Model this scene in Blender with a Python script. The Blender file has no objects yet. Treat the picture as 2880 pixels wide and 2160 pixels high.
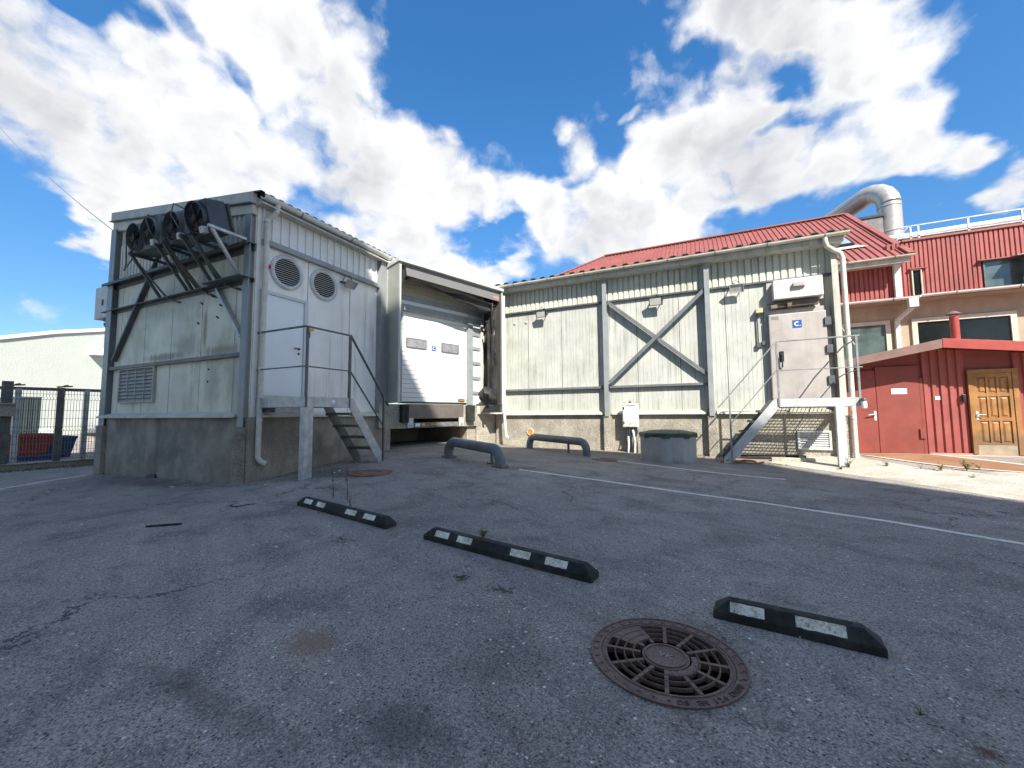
import bpy, bmesh, math, random
import numpy as np
from mathutils import Vector, Matrix
random.seed(7)
sc = bpy.context.scene
COL = sc.collection
R = math.radians
V = Vector

# ------------------------------------------------------------------ camera
FPX = 1130.0                      # focal length in pixels of a 2880 px wide frame
YAW, PIT, ROL = -0.441647, 0.0739342, -0.0075095
CAM = V((0, 0, 1.30))
_F = V((math.sin(YAW) * math.cos(PIT), math.cos(YAW) * math.cos(PIT), math.sin(PIT)))
_r0 = V((math.cos(YAW), -math.sin(YAW), 0)); _u0 = _r0.cross(_F)
_R = _r0 * math.cos(ROL) + _u0 * math.sin(ROL)
_U = -_r0 * math.sin(ROL) + _u0 * math.cos(ROL)
cd = bpy.data.cameras.new('camera'); cam = bpy.data.objects.new('camera', cd); COL.objects.link(cam)
cd.sensor_fit = 'HORIZONTAL'; cd.sensor_width = 36; cd.lens = 36 * FPX / 2880
cd.clip_start = 0.05; cd.clip_end = 3000
cam.matrix_world = Matrix(((_R.x, _U.x, -_F.x, CAM.x), (_R.y, _U.y, -_F.y, CAM.y), (_R.z, _U.z, -_F.z, CAM.z), (0, 0, 0, 1)))
sc.camera = cam

# ------------------------------------------------------------------ light
SUN_DIR = V((0.886, -1.0, 1.262)).normalized()          # from the yard towards the sun
SUN_EL = math.asin(SUN_DIR.z)
sun = bpy.data.lights.new('sun', 'SUN'); sun.energy = 3.5; sun.angle = R(0.53); sun.color = (1.0, 0.95, 0.86)
so = bpy.data.objects.new('sun', sun); COL.objects.link(so)
so.rotation_euler = SUN_DIR.to_track_quat('Z', 'Y').to_euler(); so.location = (20, -20, 40)
sc.view_settings.view_transform = 'Standard'; sc.view_settings.look = 'None'
sc.view_settings.exposure = 1.42; sc.view_settings.gamma = 1
sc.view_settings.use_curve_mapping = False

# ------------------------------------------------------------------ node helper
class NT:
    def __init__(s, tree): s.t = tree; s.n = tree.nodes; s.l = tree.links
    def put(s, sock, v):
        if v is None: return
        if isinstance(v, bpy.types.NodeSocket): s.l.new(v, sock)
        else:
            if hasattr(sock, 'default_value'):
                d = sock.default_value
                if hasattr(d, '__len__') and not hasattr(v, '__len__'): v = (v,) * len(d)
                if hasattr(d, '__len__') and len(d) == 4 and len(v) == 3: v = tuple(v) + (1,)
                sock.default_value = v
    def node(s, typ, ins=None, **props):
        nd = s.n.new(typ)
        for k, v in props.items(): setattr(nd, k, v)
        for k, v in (ins or {}).items(): s.put(nd.inputs[k], v)
        return nd
    def math(s, op, a, b=None, c=None, clamp=False):
        nd = s.node('ShaderNodeMath', operation=op, use_clamp=clamp); s.put(nd.inputs[0], a); s.put(nd.inputs[1], b); s.put(nd.inputs[2], c); return nd.outputs[0]
    def vmath(s, op, a, b=None):
        nd = s.node('ShaderNodeVectorMath', operation=op); s.put(nd.inputs[0], a)
        if op == 'SCALE': s.put(nd.inputs[3], b)
        else: s.put(nd.inputs[1], b)
        return nd.outputs[1] if op in ('LENGTH', 'DOT_PRODUCT') else nd.outputs[0]
    def mix(s, f, a, b, mode='MIX'):
        nd = s.node('ShaderNodeMix', data_type='RGBA', blend_type=mode); s.put(nd.inputs[0], f); s.put(nd.inputs[6], a); s.put(nd.inputs[7], b); return nd.outputs[2]
    def ramp(s, v, a, b, lo=0.0, hi=1.0, smooth=True):
        nd = s.node('ShaderNodeMapRange', interpolation_type='SMOOTHSTEP' if smooth else 'LINEAR', clamp=True)
        s.put(nd.inputs[0], v); s.put(nd.inputs[1], a); s.put(nd.inputs[2], b); s.put(nd.inputs[3], lo); s.put(nd.inputs[4], hi); return nd.outputs[0]
    def noise(s, vec, scale, detail=4, rough=.55, dist=0):
        return s.node('ShaderNodeTexNoise', {'Vector': vec, 'Scale': scale, 'Detail': detail, 'Roughness': rough, 'Distortion': dist}).outputs[0]
    def vor(s, vec, scale, feature='F1', out=0):
        return s.node('ShaderNodeTexVoronoi', {'Vector': vec, 'Scale': scale}, feature=feature).outputs[out]
    def stretch(s, vec, sx, sy, sz): return s.vmath('MULTIPLY', vec, (sx, sy, sz))
    def xyz(s, vec): return s.node('ShaderNodeSeparateXYZ', {0: vec}).outputs
    def comb(s, x, y, z): return s.node('ShaderNodeCombineXYZ', {0: x, 1: y, 2: z}).outputs[0]

# ------------------------------------------------------------------ world: clear blue sky with broken cumulus
w = bpy.data.worlds.new('World'); sc.world = w; w.use_nodes = True
w.node_tree.nodes.clear(); T = NT(w.node_tree)
sky = T.node('ShaderNodeTexSky', sky_type='NISHITA', sun_disc=False, sun_elevation=SUN_EL, sun_rotation=math.atan2(SUN_DIR.x, SUN_DIR.y), altitude=20, air_density=1.0, dust_density=0.35, ozone_density=2.2)
def N2(vec, scale, detail=4, rough=.55): return T.node('ShaderNodeTexNoise', noise_dimensions='2D', ins={'Vector': vec, 'Scale': scale, 'Detail': detail, 'Roughness': rough}).outputs[0]
D = T.node('ShaderNodeTexCoord').outputs['Generated']
dx, dy, dz = T.xyz(D)
az = T.math('ARCTAN2', dx, dy); el = T.math('ARCSINE', dz)
AE = T.comb(az, el, 0.0)
deck = T.math('ADD', T.math('MAXIMUM', dz, 0.0), 0.28)
P = T.comb(T.math('DIVIDE', dx, deck), T.math('DIVIDE', dy, deck), 0.0)
wob = T.node('ShaderNodeTexNoise', noise_dimensions='2D', ins={'Vector': P, 'Scale': 1.6, 'Detail': 3}).outputs[1]
Pw = T.vmath('ADD', P, T.vmath('SCALE', T.vmath('SUBTRACT', wob, (.5, .5, .5)), .35))
wob2 = T.node('ShaderNodeTexNoise', noise_dimensions='2D', ins={'Vector': P, 'Scale': 4.5, 'Detail': 4}).outputs[1]
AEw = T.vmath('ADD', AE, T.vmath('ADD', T.vmath('MULTIPLY', T.vmath('SUBTRACT', wob, (.5, .5, .5)), (.30, .22, 0)), T.vmath('MULTIPLY', T.vmath('SUBTRACT', wob2, (.5, .5, .5)), (.16, .12, 0))))
# masses of cloud: azimuth, elevation, half-length, half-height (degrees), tilt, weight
CLOUDS = [
  (-71.1, 26.5, 15.4, 9.7, -28, 1.00), (-53.5, 34.2, 18.8, 13.2, -20, 1.00), (-39.5, 24.9, 11.5, 9.6, -38, 0.90), (-73.2, 19.7, 7.0, 3.7, -9, 0.70), (-62.1, 21.9, 10.8, 5.8, -9, 0.70),
  (12.0, 37.0, 15.9, 3.4, -28, 0.95), (3.5, 42.4, 6.0, 3.9, -2, 0.80), (9.7, 35.3, 7.8, 2.6, -26, 0.50), (3.2, 36.0, 3.2, 2.1, -15, 0.80), (5.9, 32.7, 5.9, 2.1, -7, 0.60),
  (13.7, 31.5, 4.1, 2.8, -20, 0.45), (-1.7, 32.5, 8.2, 4.7, -11, 0.80), (-6.9, 26.3, 15.7, 8.0, -0, 0.95), (8.3, 26.8, 11.7, 4.6, 5, 0.90), (17.8, 27.1, 8.0, 3.5, -6, 0.90),
  (25.0, 25.5, 3.4, 2.1, -16, 0.70), (-16.6, 34.9, 4.4, 4.3, -11, 0.90), (-26.8, 28.9, 6.8, 3.6, 0, 0.85), (-17.5, 25.3, 7.2, 5.2, -3, 0.85), (-30.2, 20.7, 7.7, 2.6, 1, 0.80),
  (-21.9, 28.9, 6.3, 3.8, -2, 0.40), (27.1, 18.9, 3.7, 2.3, 26, 0.95), (-24.8, 39.1, 3.1, 0.7, 13, 0.45), (-6.4, 37.5, 2.5, 0.8, 5, 0.50), (-72.9, 36.5, 2.5, 2.1, -3, -0.90),
  (-68.9, 36.0, 3.4, 1.5, -18, -0.55), (-64.5, 37.3, 4.0, 1.4, -24, -0.40), (-58.7, 34.6, 2.8, 1.4, -47, -0.42), (-57.9, 29.6, 2.8, 1.1, -15, -0.25), (-78.1, 17.9, 2.3, 2.6, 20, -0.50),
  (-75.4, 14.1, 4.5, 3.5, 15, -0.90), (4.6, 30.7, 4.2, 1.2, 4, -0.50), (7.0, 33.9, 2.8, 1.5, -17, -0.35), (-47.1, 26.1, 6.9, 2.8, -36, -0.60), (-33.5, 40.6, 12.0, 6.2, 4, -0.80),
  (-30.9, 27.2, 6.5, 2.2, -15, 0.40), (-21.7, 44.5, 16.8, 5.9, -2, -0.80), (19.1, 22.0, 5.3, 2.1, -1, -0.50), (24.7, 30.5, 3.8, 2.6, -28, -0.70), (-27.2, 25.5, 3.1, 2.6, 0, -0.30),
  (100, 30, 30, 12, 10, .9), (150, 45, 25, 14, -10, .9), (-150, 28, 35, 12, 0, .9), (-100, 55, 30, 15, 10, .8), (60, 60, 30, 16, 20, .9),
  (-150, 65, 40, 15, 0, .7), (60, 22, 20, 9, 0, .9),
]
tot = None
for a_, e_, ra, rb, tilt, wt in CLOUDS:
    m = T.node('ShaderNodeMapping', {'Vector': AEw, 'Location': (R(a_), R(e_), 0), 'Rotation': (0, 0, R(tilt)), 'Scale': (R(ra), R(rb), 1)}, vector_type='TEXTURE').outputs[0]
    ln = T.vmath('LENGTH', m)
    f = T.math('MULTIPLY', T.ramp(ln, 1.25, 0.3), wt)
    tot = f if tot is None else T.math('ADD', tot, f)
tot = T.math('MINIMUM', T.math('MAXIMUM', tot, -0.5), 1.0)
# puffy detail in direction space: billows on several scales, sampled again a little higher up for their shading
SK = T.vmath('MULTIPLY', AE, (1.0, 1.25, 1.0))
warp = T.vmath('ADD', SK, T.vmath('MULTIPLY', T.vmath('SUBTRACT', T.node('ShaderNodeTexNoise', noise_dimensions='2D', ins={'Vector': SK, 'Scale': 9.0, 'Detail': 5, 'Roughness': .6}).outputs[1], (.5, .5, .5)), (.085, .06, 0)))
def billow(vec):
    a = N2(vec, 6.0, 7, .60)
    v1 = T.node('ShaderNodeTexVoronoi', voronoi_dimensions='2D', ins={'Vector': vec, 'Scale': 11.0, 'Smoothness': .6}, feature='SMOOTH_F1').outputs[0]
    v2 = T.node('ShaderNodeTexVoronoi', voronoi_dimensions='2D', ins={'Vector': vec, 'Scale': 27.0, 'Smoothness': .6}, feature='SMOOTH_F1').outputs[0]
    return T.math('ADD', T.math('MULTIPLY', T.math('SUBTRACT', a, .5), 1.0), T.math('ADD', T.math('MULTIPLY', T.math('SUBTRACT', .42, v1), .42), T.math('MULTIPLY', T.math('SUBTRACT', .42, v2), .20)))
bA = billow(warp); bB = billow(T.vmath('ADD', warp, (0.012, 0.030, 0.0)))
n2 = N2(Pw, 5.0, 8, .62); nlo = N2(AE, 3.2, 3, .5)
dens = T.math('ADD', T.math('ADD', T.math('MULTIPLY', tot, .68), bA), T.math('MULTIPLY', T.math('SUBTRACT', n2, .5), .45))
cov = T.math('MULTIPLY', T.ramp(dens, .06, .66), .985)
lit = T.math('ADD', T.math('MULTIPLY', T.math('SUBTRACT', bA, bB), .30), T.math('MULTIPLY', T.math('SUBTRACT', nlo, .5), .75))
thick = T.ramp(dens, .50, 1.20)
br = T.math('ADD', T.math('SUBTRACT', .90, T.math('MULTIPLY', thick, .26)), lit)
br = T.math('MINIMUM', T.math('MAXIMUM', br, .40), 1.0)
ccol = T.mix(T.ramp(br, .45, .98), (.205, .213, .232), (.41, .41, .408))
ccol = T.vmath('SCALE', ccol, T.ramp(dy, .10, -.45, 1.0, .34))   # unseen backlit cloud bases on the sun's side, dimmed to cut fill light
skyc = T.vmath('MULTIPLY', T.vmath('SCALE', sky.outputs[0], T.ramp(dz, .0, .55, .054, .086)), (.93, .98, 1.02))
hs = T.node('ShaderNodeHueSaturation', {'Saturation': 1.26, 'Value': 1.0, 'Color': skyc}).outputs[0]
final = T.mix(cov, hs, ccol)
bg = T.node('ShaderNodeBackground', {'Color': final, 'Strength': 1.0})
T.l.new(bg.outputs[0], T.node('ShaderNodeOutputWorld').inputs[0])

# ------------------------------------------------------------------ materials
MATS = {}
def M(name, col, rough=.6, metal=0.0, var=.12, vs=2.5, streak=0.0, scol=(.09, .09, .075), sfreq=7, blotch=0.0, bcol=(.12, .11, .08), bs=1.3,
      grain=0.0, gs=60, bump=0.0, bumps=40, ribs=0.0, ribp=.1, joint=0.0, jo=0.0, axis=0, spec=.5, trans=0.0, lowdirt=0.0, lowz=0.0, lowcol=(.07, .08, .05), stains=()):
    if name in MATS: return MATS[name]
    m = bpy.data.materials.new(name); m.use_nodes = True; t = NT(m.node_tree); t.n.clear()
    co = t.node('ShaderNodeTexCoord').outputs['Object']
    x, y, z = t.xyz(co)
    dark = tuple(c * (1 - var) for c in col); light = tuple(min(1, c * (1 + var)) for c in col)
    c = t.mix(t.ramp(t.noise(co, vs, 5, .6), .3, .7), dark, light)
    if grain:
        g = t.noise(co, gs, 3, .7); c = t.mix(grain, c, t.mix(t.ramp(g, .35, .65), (.0, .0, .0), (1, 1, 1)), 'OVERLAY')
    if blotch:
        b = t.math('MULTIPLY', t.ramp(t.noise(co, bs, 6, .65, .4), .5, .68), blotch); c = t.mix(b, c, bcol)
    if streak:
        sv = t.stretch(co, sfreq, sfreq, sfreq * .045)
        s1 = t.noise(sv, 1.0, 5, .7); s2 = t.noise(t.stretch(co, .8, .8, .5), 1.0, 3, .5)
        f = t.math('MULTIPLY', t.math('MULTIPLY', t.ramp(s1, .46, .78), t.ramp(s2, .36, .62)), streak)
        c = t.mix(f, c, scol)
    h = None
    if ribs:
        u = (x, y)[axis]
        fr = t.math('ABSOLUTE', t.math('SUBTRACT', t.math('FRACT', t.math('DIVIDE', u, ribp)), .5))
        ln = t.ramp(fr, .085, .0)
        br_ = t.ramp(t.noise(t.stretch(co, 3, 3, 1.2), 2.0, 4, .65), .36, .66)
        c = t.mix(t.math('MULTIPLY', t.math('MULTIPLY', ln, br_), ribs), c, scol); h = t.math('MULTIPLY', ln, -1.0)
    if joint:
        u = (x, y)[axis]
        fr = t.math('ABSOLUTE', t.math('SUBTRACT', t.math('FRACT', t.math('DIVIDE', t.math('SUBTRACT', u, jo), 1.19)), .5))
        ln = t.ramp(fr, .489, .496)
        br_ = t.ramp(t.noise(t.stretch(co, 3, 3, 1.0), 2.5, 4, .65), .3, .55, .35, 1.0)
        c = t.mix(t.math('MULTIPLY', t.math('MULTIPLY', ln, br_), joint), c, (.03, .03, .025))
    if lowdirt:
        zz = t.math('ADD', z, t.math('MULTIPLY', t.noise(t.stretch(co, 3, 3, 3), 1.0, 5, .7), .5))
        c = t.mix(t.math('MULTIPLY', t.ramp(zz, lowz + .62, lowz + .22), lowdirt), c, lowcol)
    for su, sz, ru, rz, sc_, k_ in stains:
        d_ = t.vmath('LENGTH', t.vmath('MULTIPLY', t.vmath('SUBTRACT', t.comb((x, y)[axis], 0.0, z), (su, 0, sz)), (1 / ru, 0, 1 / rz)))
        d_ = t.math('ADD', d_, t.math('MULTIPLY', t.math('SUBTRACT', t.noise(t.stretch(co, 9, 9, 1.2), 1.0, 5, .7), .5), 1.5))
        c = t.mix(t.math('MULTIPLY', t.ramp(d_, 1.05, .25), k_), c, sc_)
    bs_ = t.node('ShaderNodeBsdfPrincipled', {'Base Color': c, 'Metallic': metal, 'Specular IOR Level': spec, 'Transmission Weight': trans})
    rg = t.ramp(t.noise(co, vs * 3, 4, .6), .3, .7, max(.03, rough - .08), min(1, rough + .08)); t.put(bs_.inputs['Roughness'], rg)
    if bump or h is not None:
        hh = t.noise(co, bumps, 5, .7) if bump else 0.0
        nd = t.node('ShaderNodeBump', {'Strength': min(1, bump) if bump else .3, 'Distance': .012})
        t.put(nd.inputs['Height'], t.math('ADD', hh, h) if h is not None else hh)
        t.put(bs_.inputs['Normal'], nd.outputs[0])
    t.l.new(bs_.outputs[0], t.node('ShaderNodeOutputMaterial').inputs[0])
    MATS[name] = m
    return m

def asphalt():
    m = bpy.data.materials.new('asphalt'); m.use_nodes = True; t = NT(m.node_tree); t.n.clear()
    co = t.node('ShaderNodeTexCoord').outputs['Object']
    big = t.noise(co, .35, 5, .6, .3); mid = t.noise(co, 1.7, 6, .65, .5); fine = t.noise(co, 130, 3, .8)
    c = t.mix(t.ramp(big, .3, .7), (.275, .246, .217), (.37, .334, .296))
    c = t.mix(t.math('MULTIPLY', t.ramp(mid, .44, .70), .75), c, (.165, .148, .136))
    c = t.mix(t.math('MULTIPLY', t.ramp(t.noise(t.vmath('ADD', co, (31, 7, 0)), .9, 5, .6, .6), .58, .76), .55), c, (.36, .33, .297))
    # fine mineral grain and pale chippings of several sizes
    v1 = t.node('ShaderNodeTexVoronoi', {'Vector': co, 'Scale': 150.0})
    cr = t.xyz(v1.outputs[1])
    c = t.mix(t.math('MULTIPLY', t.ramp(cr[0], .0, 1.0), .6), t.vmath('SCALE', c, .58), t.vmath('SCALE', c, 1.8))
    v2 = t.node('ShaderNodeTexVoronoi', {'Vector': t.vmath('ADD', co, t.vmath('SCALE', t.node('ShaderNodeTexNoise', {'Vector': co, 'Scale': 90.0}).outputs[1], .01)), 'Scale': 66.0, 'Randomness': 1.0})
    pick = t.xyz(v2.outputs[1])
    wear = t.ramp(t.noise(co, .8, 4, .6), .42, .66, .86, .62)
    stone = t.math('MULTIPLY', t.math('GREATER_THAN', pick[0], wear), t.ramp(v2.outputs[0], .42, .26))
    c = t.mix(t.math('MULTIPLY', stone, t.ramp(pick[1], 0, 1, .35, .95)), c, t.mix(pick[2], (.42, .41, .40), (.75, .73, .70)))
    v3 = t.node('ShaderNodeTexVoronoi', {'Vector': co, 'Scale': 26.0}); p3 = t.xyz(v3.outputs[1])
    st3 = t.math('MULTIPLY', t.math('GREATER_THAN', p3[0], t.ramp(t.noise(co, 1.1, 4, .6), .45, .68, .96, .80)), t.ramp(v3.outputs[0], .26, .16))
    c = t.mix(st3, c, (.72, .70, .66))
    dk = t.math('MULTIPLY', t.math('GREATER_THAN', pick[1], .86), t.ramp(v2.outputs[0], .5, .3))
    c = t.mix(t.math('MULTIPLY', dk, .8), c, (.03, .03, .034))
    # hairline cracks, old tyre wear and a paler patch repair
    cw = t.vmath('ADD', co, t.vmath('SCALE', t.vmath('SUBTRACT', t.node('ShaderNodeTexNoise', {'Vector': co, 'Scale': 1.3, 'Detail': 6.0, 'Roughness': .65}).outputs[1], (.5, .5, .5)), 1.1))
    crk = t.node('ShaderNodeTexVoronoi', {'Vector': cw, 'Scale': .34}, feature='DISTANCE_TO_EDGE').outputs[0]
    c = t.mix(t.math('MULTIPLY', t.math('MULTIPLY', t.ramp(crk, .0065, .001), t.ramp(t.noise(co, .45, 3, .5), .46, .6)), .85), c, (.035, .034, .034))
    rot = t.node('ShaderNodeMapping', {'Vector': co, 'Rotation': (0, 0, R(24))}).outputs[0]
    ty = t.noise(t.stretch(rot, .22, 3.2, 1), 1.0, 4, .55)
    c = t.mix(t.math('MULTIPLY', t.ramp(ty, .52, .72), .40), c, t.vmath('SCALE', c, .62)); c = t.mix(t.math('MULTIPLY', t.ramp(ty, .46, .30), .30), c, t.vmath('SCALE', c, 1.35))
    # rust, earth and dust stains, and darker patches at stair and wall feet
    x, y, z = t.xyz(co)
    def spot(cx, cy, rx, ry, col, k, c):
        d = t.vmath('LENGTH', t.vmath('MULTIPLY', t.vmath('SUBTRACT', co, (cx, cy, 0)), (1 / rx, 1 / ry, 0)))
        d = t.math('ADD', d, t.math('ADD', t.math('MULTIPLY', t.math('SUBTRACT', t.noise(co, 6, 4, .7), .5), 1.8), t.math('MULTIPLY', t.math('SUBTRACT', t.noise(co, 42, 4, .75), .5), 2.2)))
        return t.mix(t.math('MULTIPLY', t.ramp(d, 1.1, .2), k), c, col)
    for sp in GROUND_MARKS: c = spot(*sp, c)
    bsd = t.node('ShaderNodeBsdfPrincipled', {'Base Color': c, 'Roughness': .88, 'Specular IOR Level': .25})
    hgt = t.math('ADD', t.math('MULTIPLY', v1.outputs[0], -.5), t.math('ADD', t.math('MULTIPLY', fine, .25), t.math('MULTIPLY', stone, .35)))
    bp = t.node('ShaderNodeBump', {'Strength': .7, 'Distance': .008, 'Height': hgt}); t.put(bsd.inputs['Normal'], bp.outputs[0])
    t.l.new(bsd.outputs[0], t.node('ShaderNodeOutputMaterial').inputs[0])
    return m

CREAM = (.505, .515, .47)
m_panel = M('cream_wall_panel', CREAM, .5, var=.12, vs=1.2, streak=.95, scol=(.17, .17, .13), sfreq=10, ribs=1.0, ribp=.108, joint=1.0, jo=.98, axis=0, blotch=.35, bcol=(.42, .43, .34), bs=.9, lowdirt=.25, lowz=1.25, lowcol=(.50, .50, .28))
m_panel_l = M('weathered_grey_wall_panel', (.76, .72, .58), .55, var=.14, vs=1.0, streak=.75, scol=(.30, .27, .19), sfreq=5, joint=.9, jo=-.56, axis=0, blotch=.6, bcol=(.45, .42, .29), bs=.8, lowdirt=.3, lowz=1.2, lowcol=(.28, .30, .18),
  stains=((-1.62, 3.15, .10, .75, (.30, .22, .10), .8), (-2.3, 2.85, .7, .35, (.33, .27, .22), .6), (-1.0, 2.65, .9, .16, (.20, .18, .12), .7), (-3.2, 2.66, 1.2, .12, (.17, .165, .11), .75), (-3.0, 3.9, 2.6, .5, (.30, .29, .23), .5), (-1.3, 2.0, .35, .7, (.33, .32, .24), .5), (-.5, 1.9, .4, .9, (.32, .31, .24), .5)))
m_panel_r = M('white_wall_panel', (.86, .84, .78), .45, var=.07, vs=1.2, streak=.85, scol=(.27, .27, .25), sfreq=9, joint=.9, jo=0.0, axis=1)
m_corr = M('cream_corrugated_sheet', (.56, .57, .49), .45, var=.10, vs=1.5, streak=.7, scol=(.22, .22, .17), sfreq=8)
m_corr_l = M('grey_corrugated_sheet', (.60, .585, .48), .5, var=.1, vs=1.5, streak=.6, scol=(.16, .15, .11), sfreq=8)
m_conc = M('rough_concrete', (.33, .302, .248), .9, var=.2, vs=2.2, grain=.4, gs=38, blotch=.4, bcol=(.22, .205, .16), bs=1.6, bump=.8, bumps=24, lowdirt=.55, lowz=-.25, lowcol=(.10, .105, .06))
m_conc_d = M('dark_streaked_concrete', (.30, .262, .21), .9, var=.25, vs=1.6, grain=.3, gs=50, blotch=.5, bcol=(.14, .128, .105), bs=1.1, bump=.6, bumps=26, streak=.6, scol=(.05, .05, .042), sfreq=3, lowdirt=.75, lowz=-.35, lowcol=(.04, .042, .03))  # darker streaked concrete, darkest towards the bottom
m_conc_l = M('sunlit_concrete', (.46, .42, .35), .9, var=.15, vs=2, grain=.3, gs=40, blotch=.45, bcol=(.30, .25, .18), bs=1.5, bump=.5, bumps=30)  # paler concrete; sunlight on the apron is put into its colour
m_blue = M('blue_grey_painted_steel', (.28, .30, .305), .42, var=.10, vs=3, streak=.35, scol=(.12, .12, .11), sfreq=8)
m_brace = M('slate_grey_painted_steel', (.15, .16, .162), .5, var=.15, vs=4, streak=.4, scol=(.08, .08, .075), sfreq=8)
m_galv = M('galvanised_steel', (.46, .48, .485), .42, metal=.35, var=.18, vs=7, streak=.4, scol=(.16, .16, .15), sfreq=9, bump=.12, bumps=20)
m_galv_d = M('weathered_dark_steel', (.115, .125, .13), .5, metal=.35, var=.2, vs=6, streak=.4, scol=(.06, .055, .045), sfreq=8)
m_galv_w = M('pale_zinc_steel', (.56, .57, .56), .5, metal=.15, var=.12, vs=6, streak=.45, scol=(.30, .29, .24), sfreq=7, blotch=.3, bcol=(.38, .37, .30))  # paler zinc steel for frames, grilles and collars
m_white = M('white_plastic', (.68, .68, .64), .4, var=.06, vs=3, streak=.5, scol=(.30, .30, .25), sfreq=8)
m_pipe_d = M('weathered_white_pipe', (.62, .60, .52), .5, var=.08, vs=3, blotch=.5, bcol=(.38, .37, .30), bs=4)
m_door_w = M('white_painted_door', (.82, .83, .85), .35, var=.03, vs=1)
m_fascia = M('stained_fascia_board', (.52, .515, .45), .6, var=.14, vs=2, streak=.8, scol=(.16, .15, .12), sfreq=6, blotch=.4, bcol=(.26, .25, .2), bs=2)
m_sill = M('pale_metal_flashing', (.60, .58, .48), .55, var=.12, vs=3, blotch=.45, bcol=(.36, .34, .22), bs=2.5)
m_black = M('black_rubber', (.020, .023, .021), .8, var=.4, vs=6, bump=.6, bumps=90, blotch=.65, bcol=(.055, .056, .045), bs=6, grain=.4, gs=140)
m_blackp = M('black_plastic', (.02, .02, .021), .45, var=.2, vs=4)
m_fabric = M('grey_black_tarpaulin', (.030, .029, .029), .5, var=.3, vs=5, bump=.25, bumps=16)
m_red = M('red_corrugated_sheet', (.325, .078, .066), .55, var=.14, vs=1.5, streak=.7, scol=(.18, .042, .036), sfreq=8, blotch=.45, bcol=(.34, .12, .105), bs=2.6, joint=.6, jo=.3)
m_redroof = M('red_metal_roof', (.285, .088, .072), .55, var=.10, vs=1.0, blotch=.4, bcol=(.20, .068, .055), bs=1.6, streak=.3, scol=(.17, .055, .045))
m_reddoor = M('dull_red_door', (.245, .052, .040), .55, var=.16, vs=1.3, blotch=.5, bcol=(.18, .045, .032), bs=1.2, streak=.3, scol=(.13, .04, .03))
m_redtrim = M('bright_red_trim', (.36, .058, .044), .5, var=.12, streak=.3, scol=(.25, .05, .04), vs=2)
m_brown = M('faded_brown_trim', (.20, .115, .095), .6, var=.15, vs=3, blotch=.3, bcol=(.28, .15, .11))
m_plaster = M('beige_plaster', (.42, .335, .24), .85, var=.12, vs=2, blotch=.35, bcol=(.30, .23, .16), bs=2, bump=.3, bumps=40, streak=.3, scol=(.25, .2, .14))
m_wframe = M('cream_window_frame', (.60, .54, .43), .6, var=.1, vs=3, streak=.3, scol=(.35, .3, .2))
m_glass = M('dark_window_glass', (.010, .012, .012), .10, var=.5, vs=.8, spec=.35)
m_glass_g = M('green_grey_window_glass', (.07, .10, .095), .12, var=.5, vs=1.4, spec=.9)
m_sky_glass = M('skylight_glass', (.30, .36, .42), .08, var=.2, vs=2, spec=1.0)
m_grey_win = M('dusty_plastic_window', (.24, .24, .25), .3, var=.18, vs=6)
m_wood = M('orange_brown_varnished_wood', (.33, .155, .048), .5, var=.25, vs=4, streak=.7, scol=(.16, .075, .025), sfreq=14, lowdirt=.6, lowz=.35, lowcol=(.15, .10, .06))
m_woodg = M('bleached_grey_wood', (.33, .27, .19), .75, var=.2, vs=5, streak=.7, scol=(.16, .12, .08), sfreq=14)
m_green = M('dark_green_lid', (.028, .065, .040), .55, var=.25, vs=3, blotch=.4, bcol=(.05, .075, .05), bs=3)
m_drum = M('grey_cast_concrete', (.36, .345, .315), .85, var=.12, vs=2.5, streak=.5, scol=(.15, .15, .14), sfreq=4, blotch=.3, bcol=(.27, .26, .24), bs=2.4, lowdirt=.6, lowz=-.15, lowcol=(.09, .09, .06), bump=.3, bumps=30)
m_rail = M('slate_blue_painted_pipe', (.16, .172, .18), .45, var=.18, vs=4, streak=.3, scol=(.06, .06, .06), blotch=.3, bcol=(.16, .19, .22), bs=5)
m_iron = M('brown_cast_iron', (.185, .122, .10), .62, metal=.25, var=.2, vs=6, grain=.3, gs=120, bump=.35, bumps=110, blotch=.35, bcol=(.13, .105, .095), bs=5)
m_rust = M('rusty_iron_cover', (.20, .105, .07), .8, var=.3, vs=5, bump=.4, bumps=50, blotch=.4, bcol=(.10, .07, .055))
m_paint = M('worn_white_road_paint', (.74, .71, .62), .8, var=.10, vs=6, grain=.35, gs=90, blotch=.7, bcol=(.36, .35, .33), bs=9, bump=.3, bumps=90)
m_patch = M('grimy_white_reflective_strip', (.80, .76, .64), .6, var=.3, vs=12, blotch=1.0, bcol=(.17, .16, .10), bs=24, grain=.5, gs=70, streak=.5, scol=(.2, .19, .14), sfreq=30, bump=.5, bumps=30)
m_slat = M('white_dock_door_panel', (.74, .74, .72), .4, var=.04, vs=2, blotch=.12, bcol=(.55, .54, .48), bs=4)
m_cream_slat = M('cream_slat_panel', (.44, .42, .31), .55, var=.1, vs=2, streak=.4, scol=(.28, .26, .18))
m_tread = M('brown_tread_plate', (.19, .162, .143), .5, metal=.4, var=.15, vs=3, bump=.9, bumps=70)
m_shelter = M('dull_aluminium_panel', (.40, .41, .38), .42, metal=.25, var=.10, vs=1.2, blotch=.4, bcol=(.27, .28, .26), bs=.8, streak=.4, scol=(.24, .24, .22), sfreq=10)
m_header = M('grey_brown_curtain_sheet', (.185, .182, .178), .6, var=.06, vs=2)
m_cap = M('weathered_white_cap', (.60, .59, .54), .5, var=.12, vs=3, streak=.8, scol=(.25, .24, .2), sfreq=12)
m_yellow = M('yellow_plastic', (.62, .50, .03), .5)
m_orange = M('orange_plastic', (.72, .24, .03), .5, var=.1, vs=8)
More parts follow.
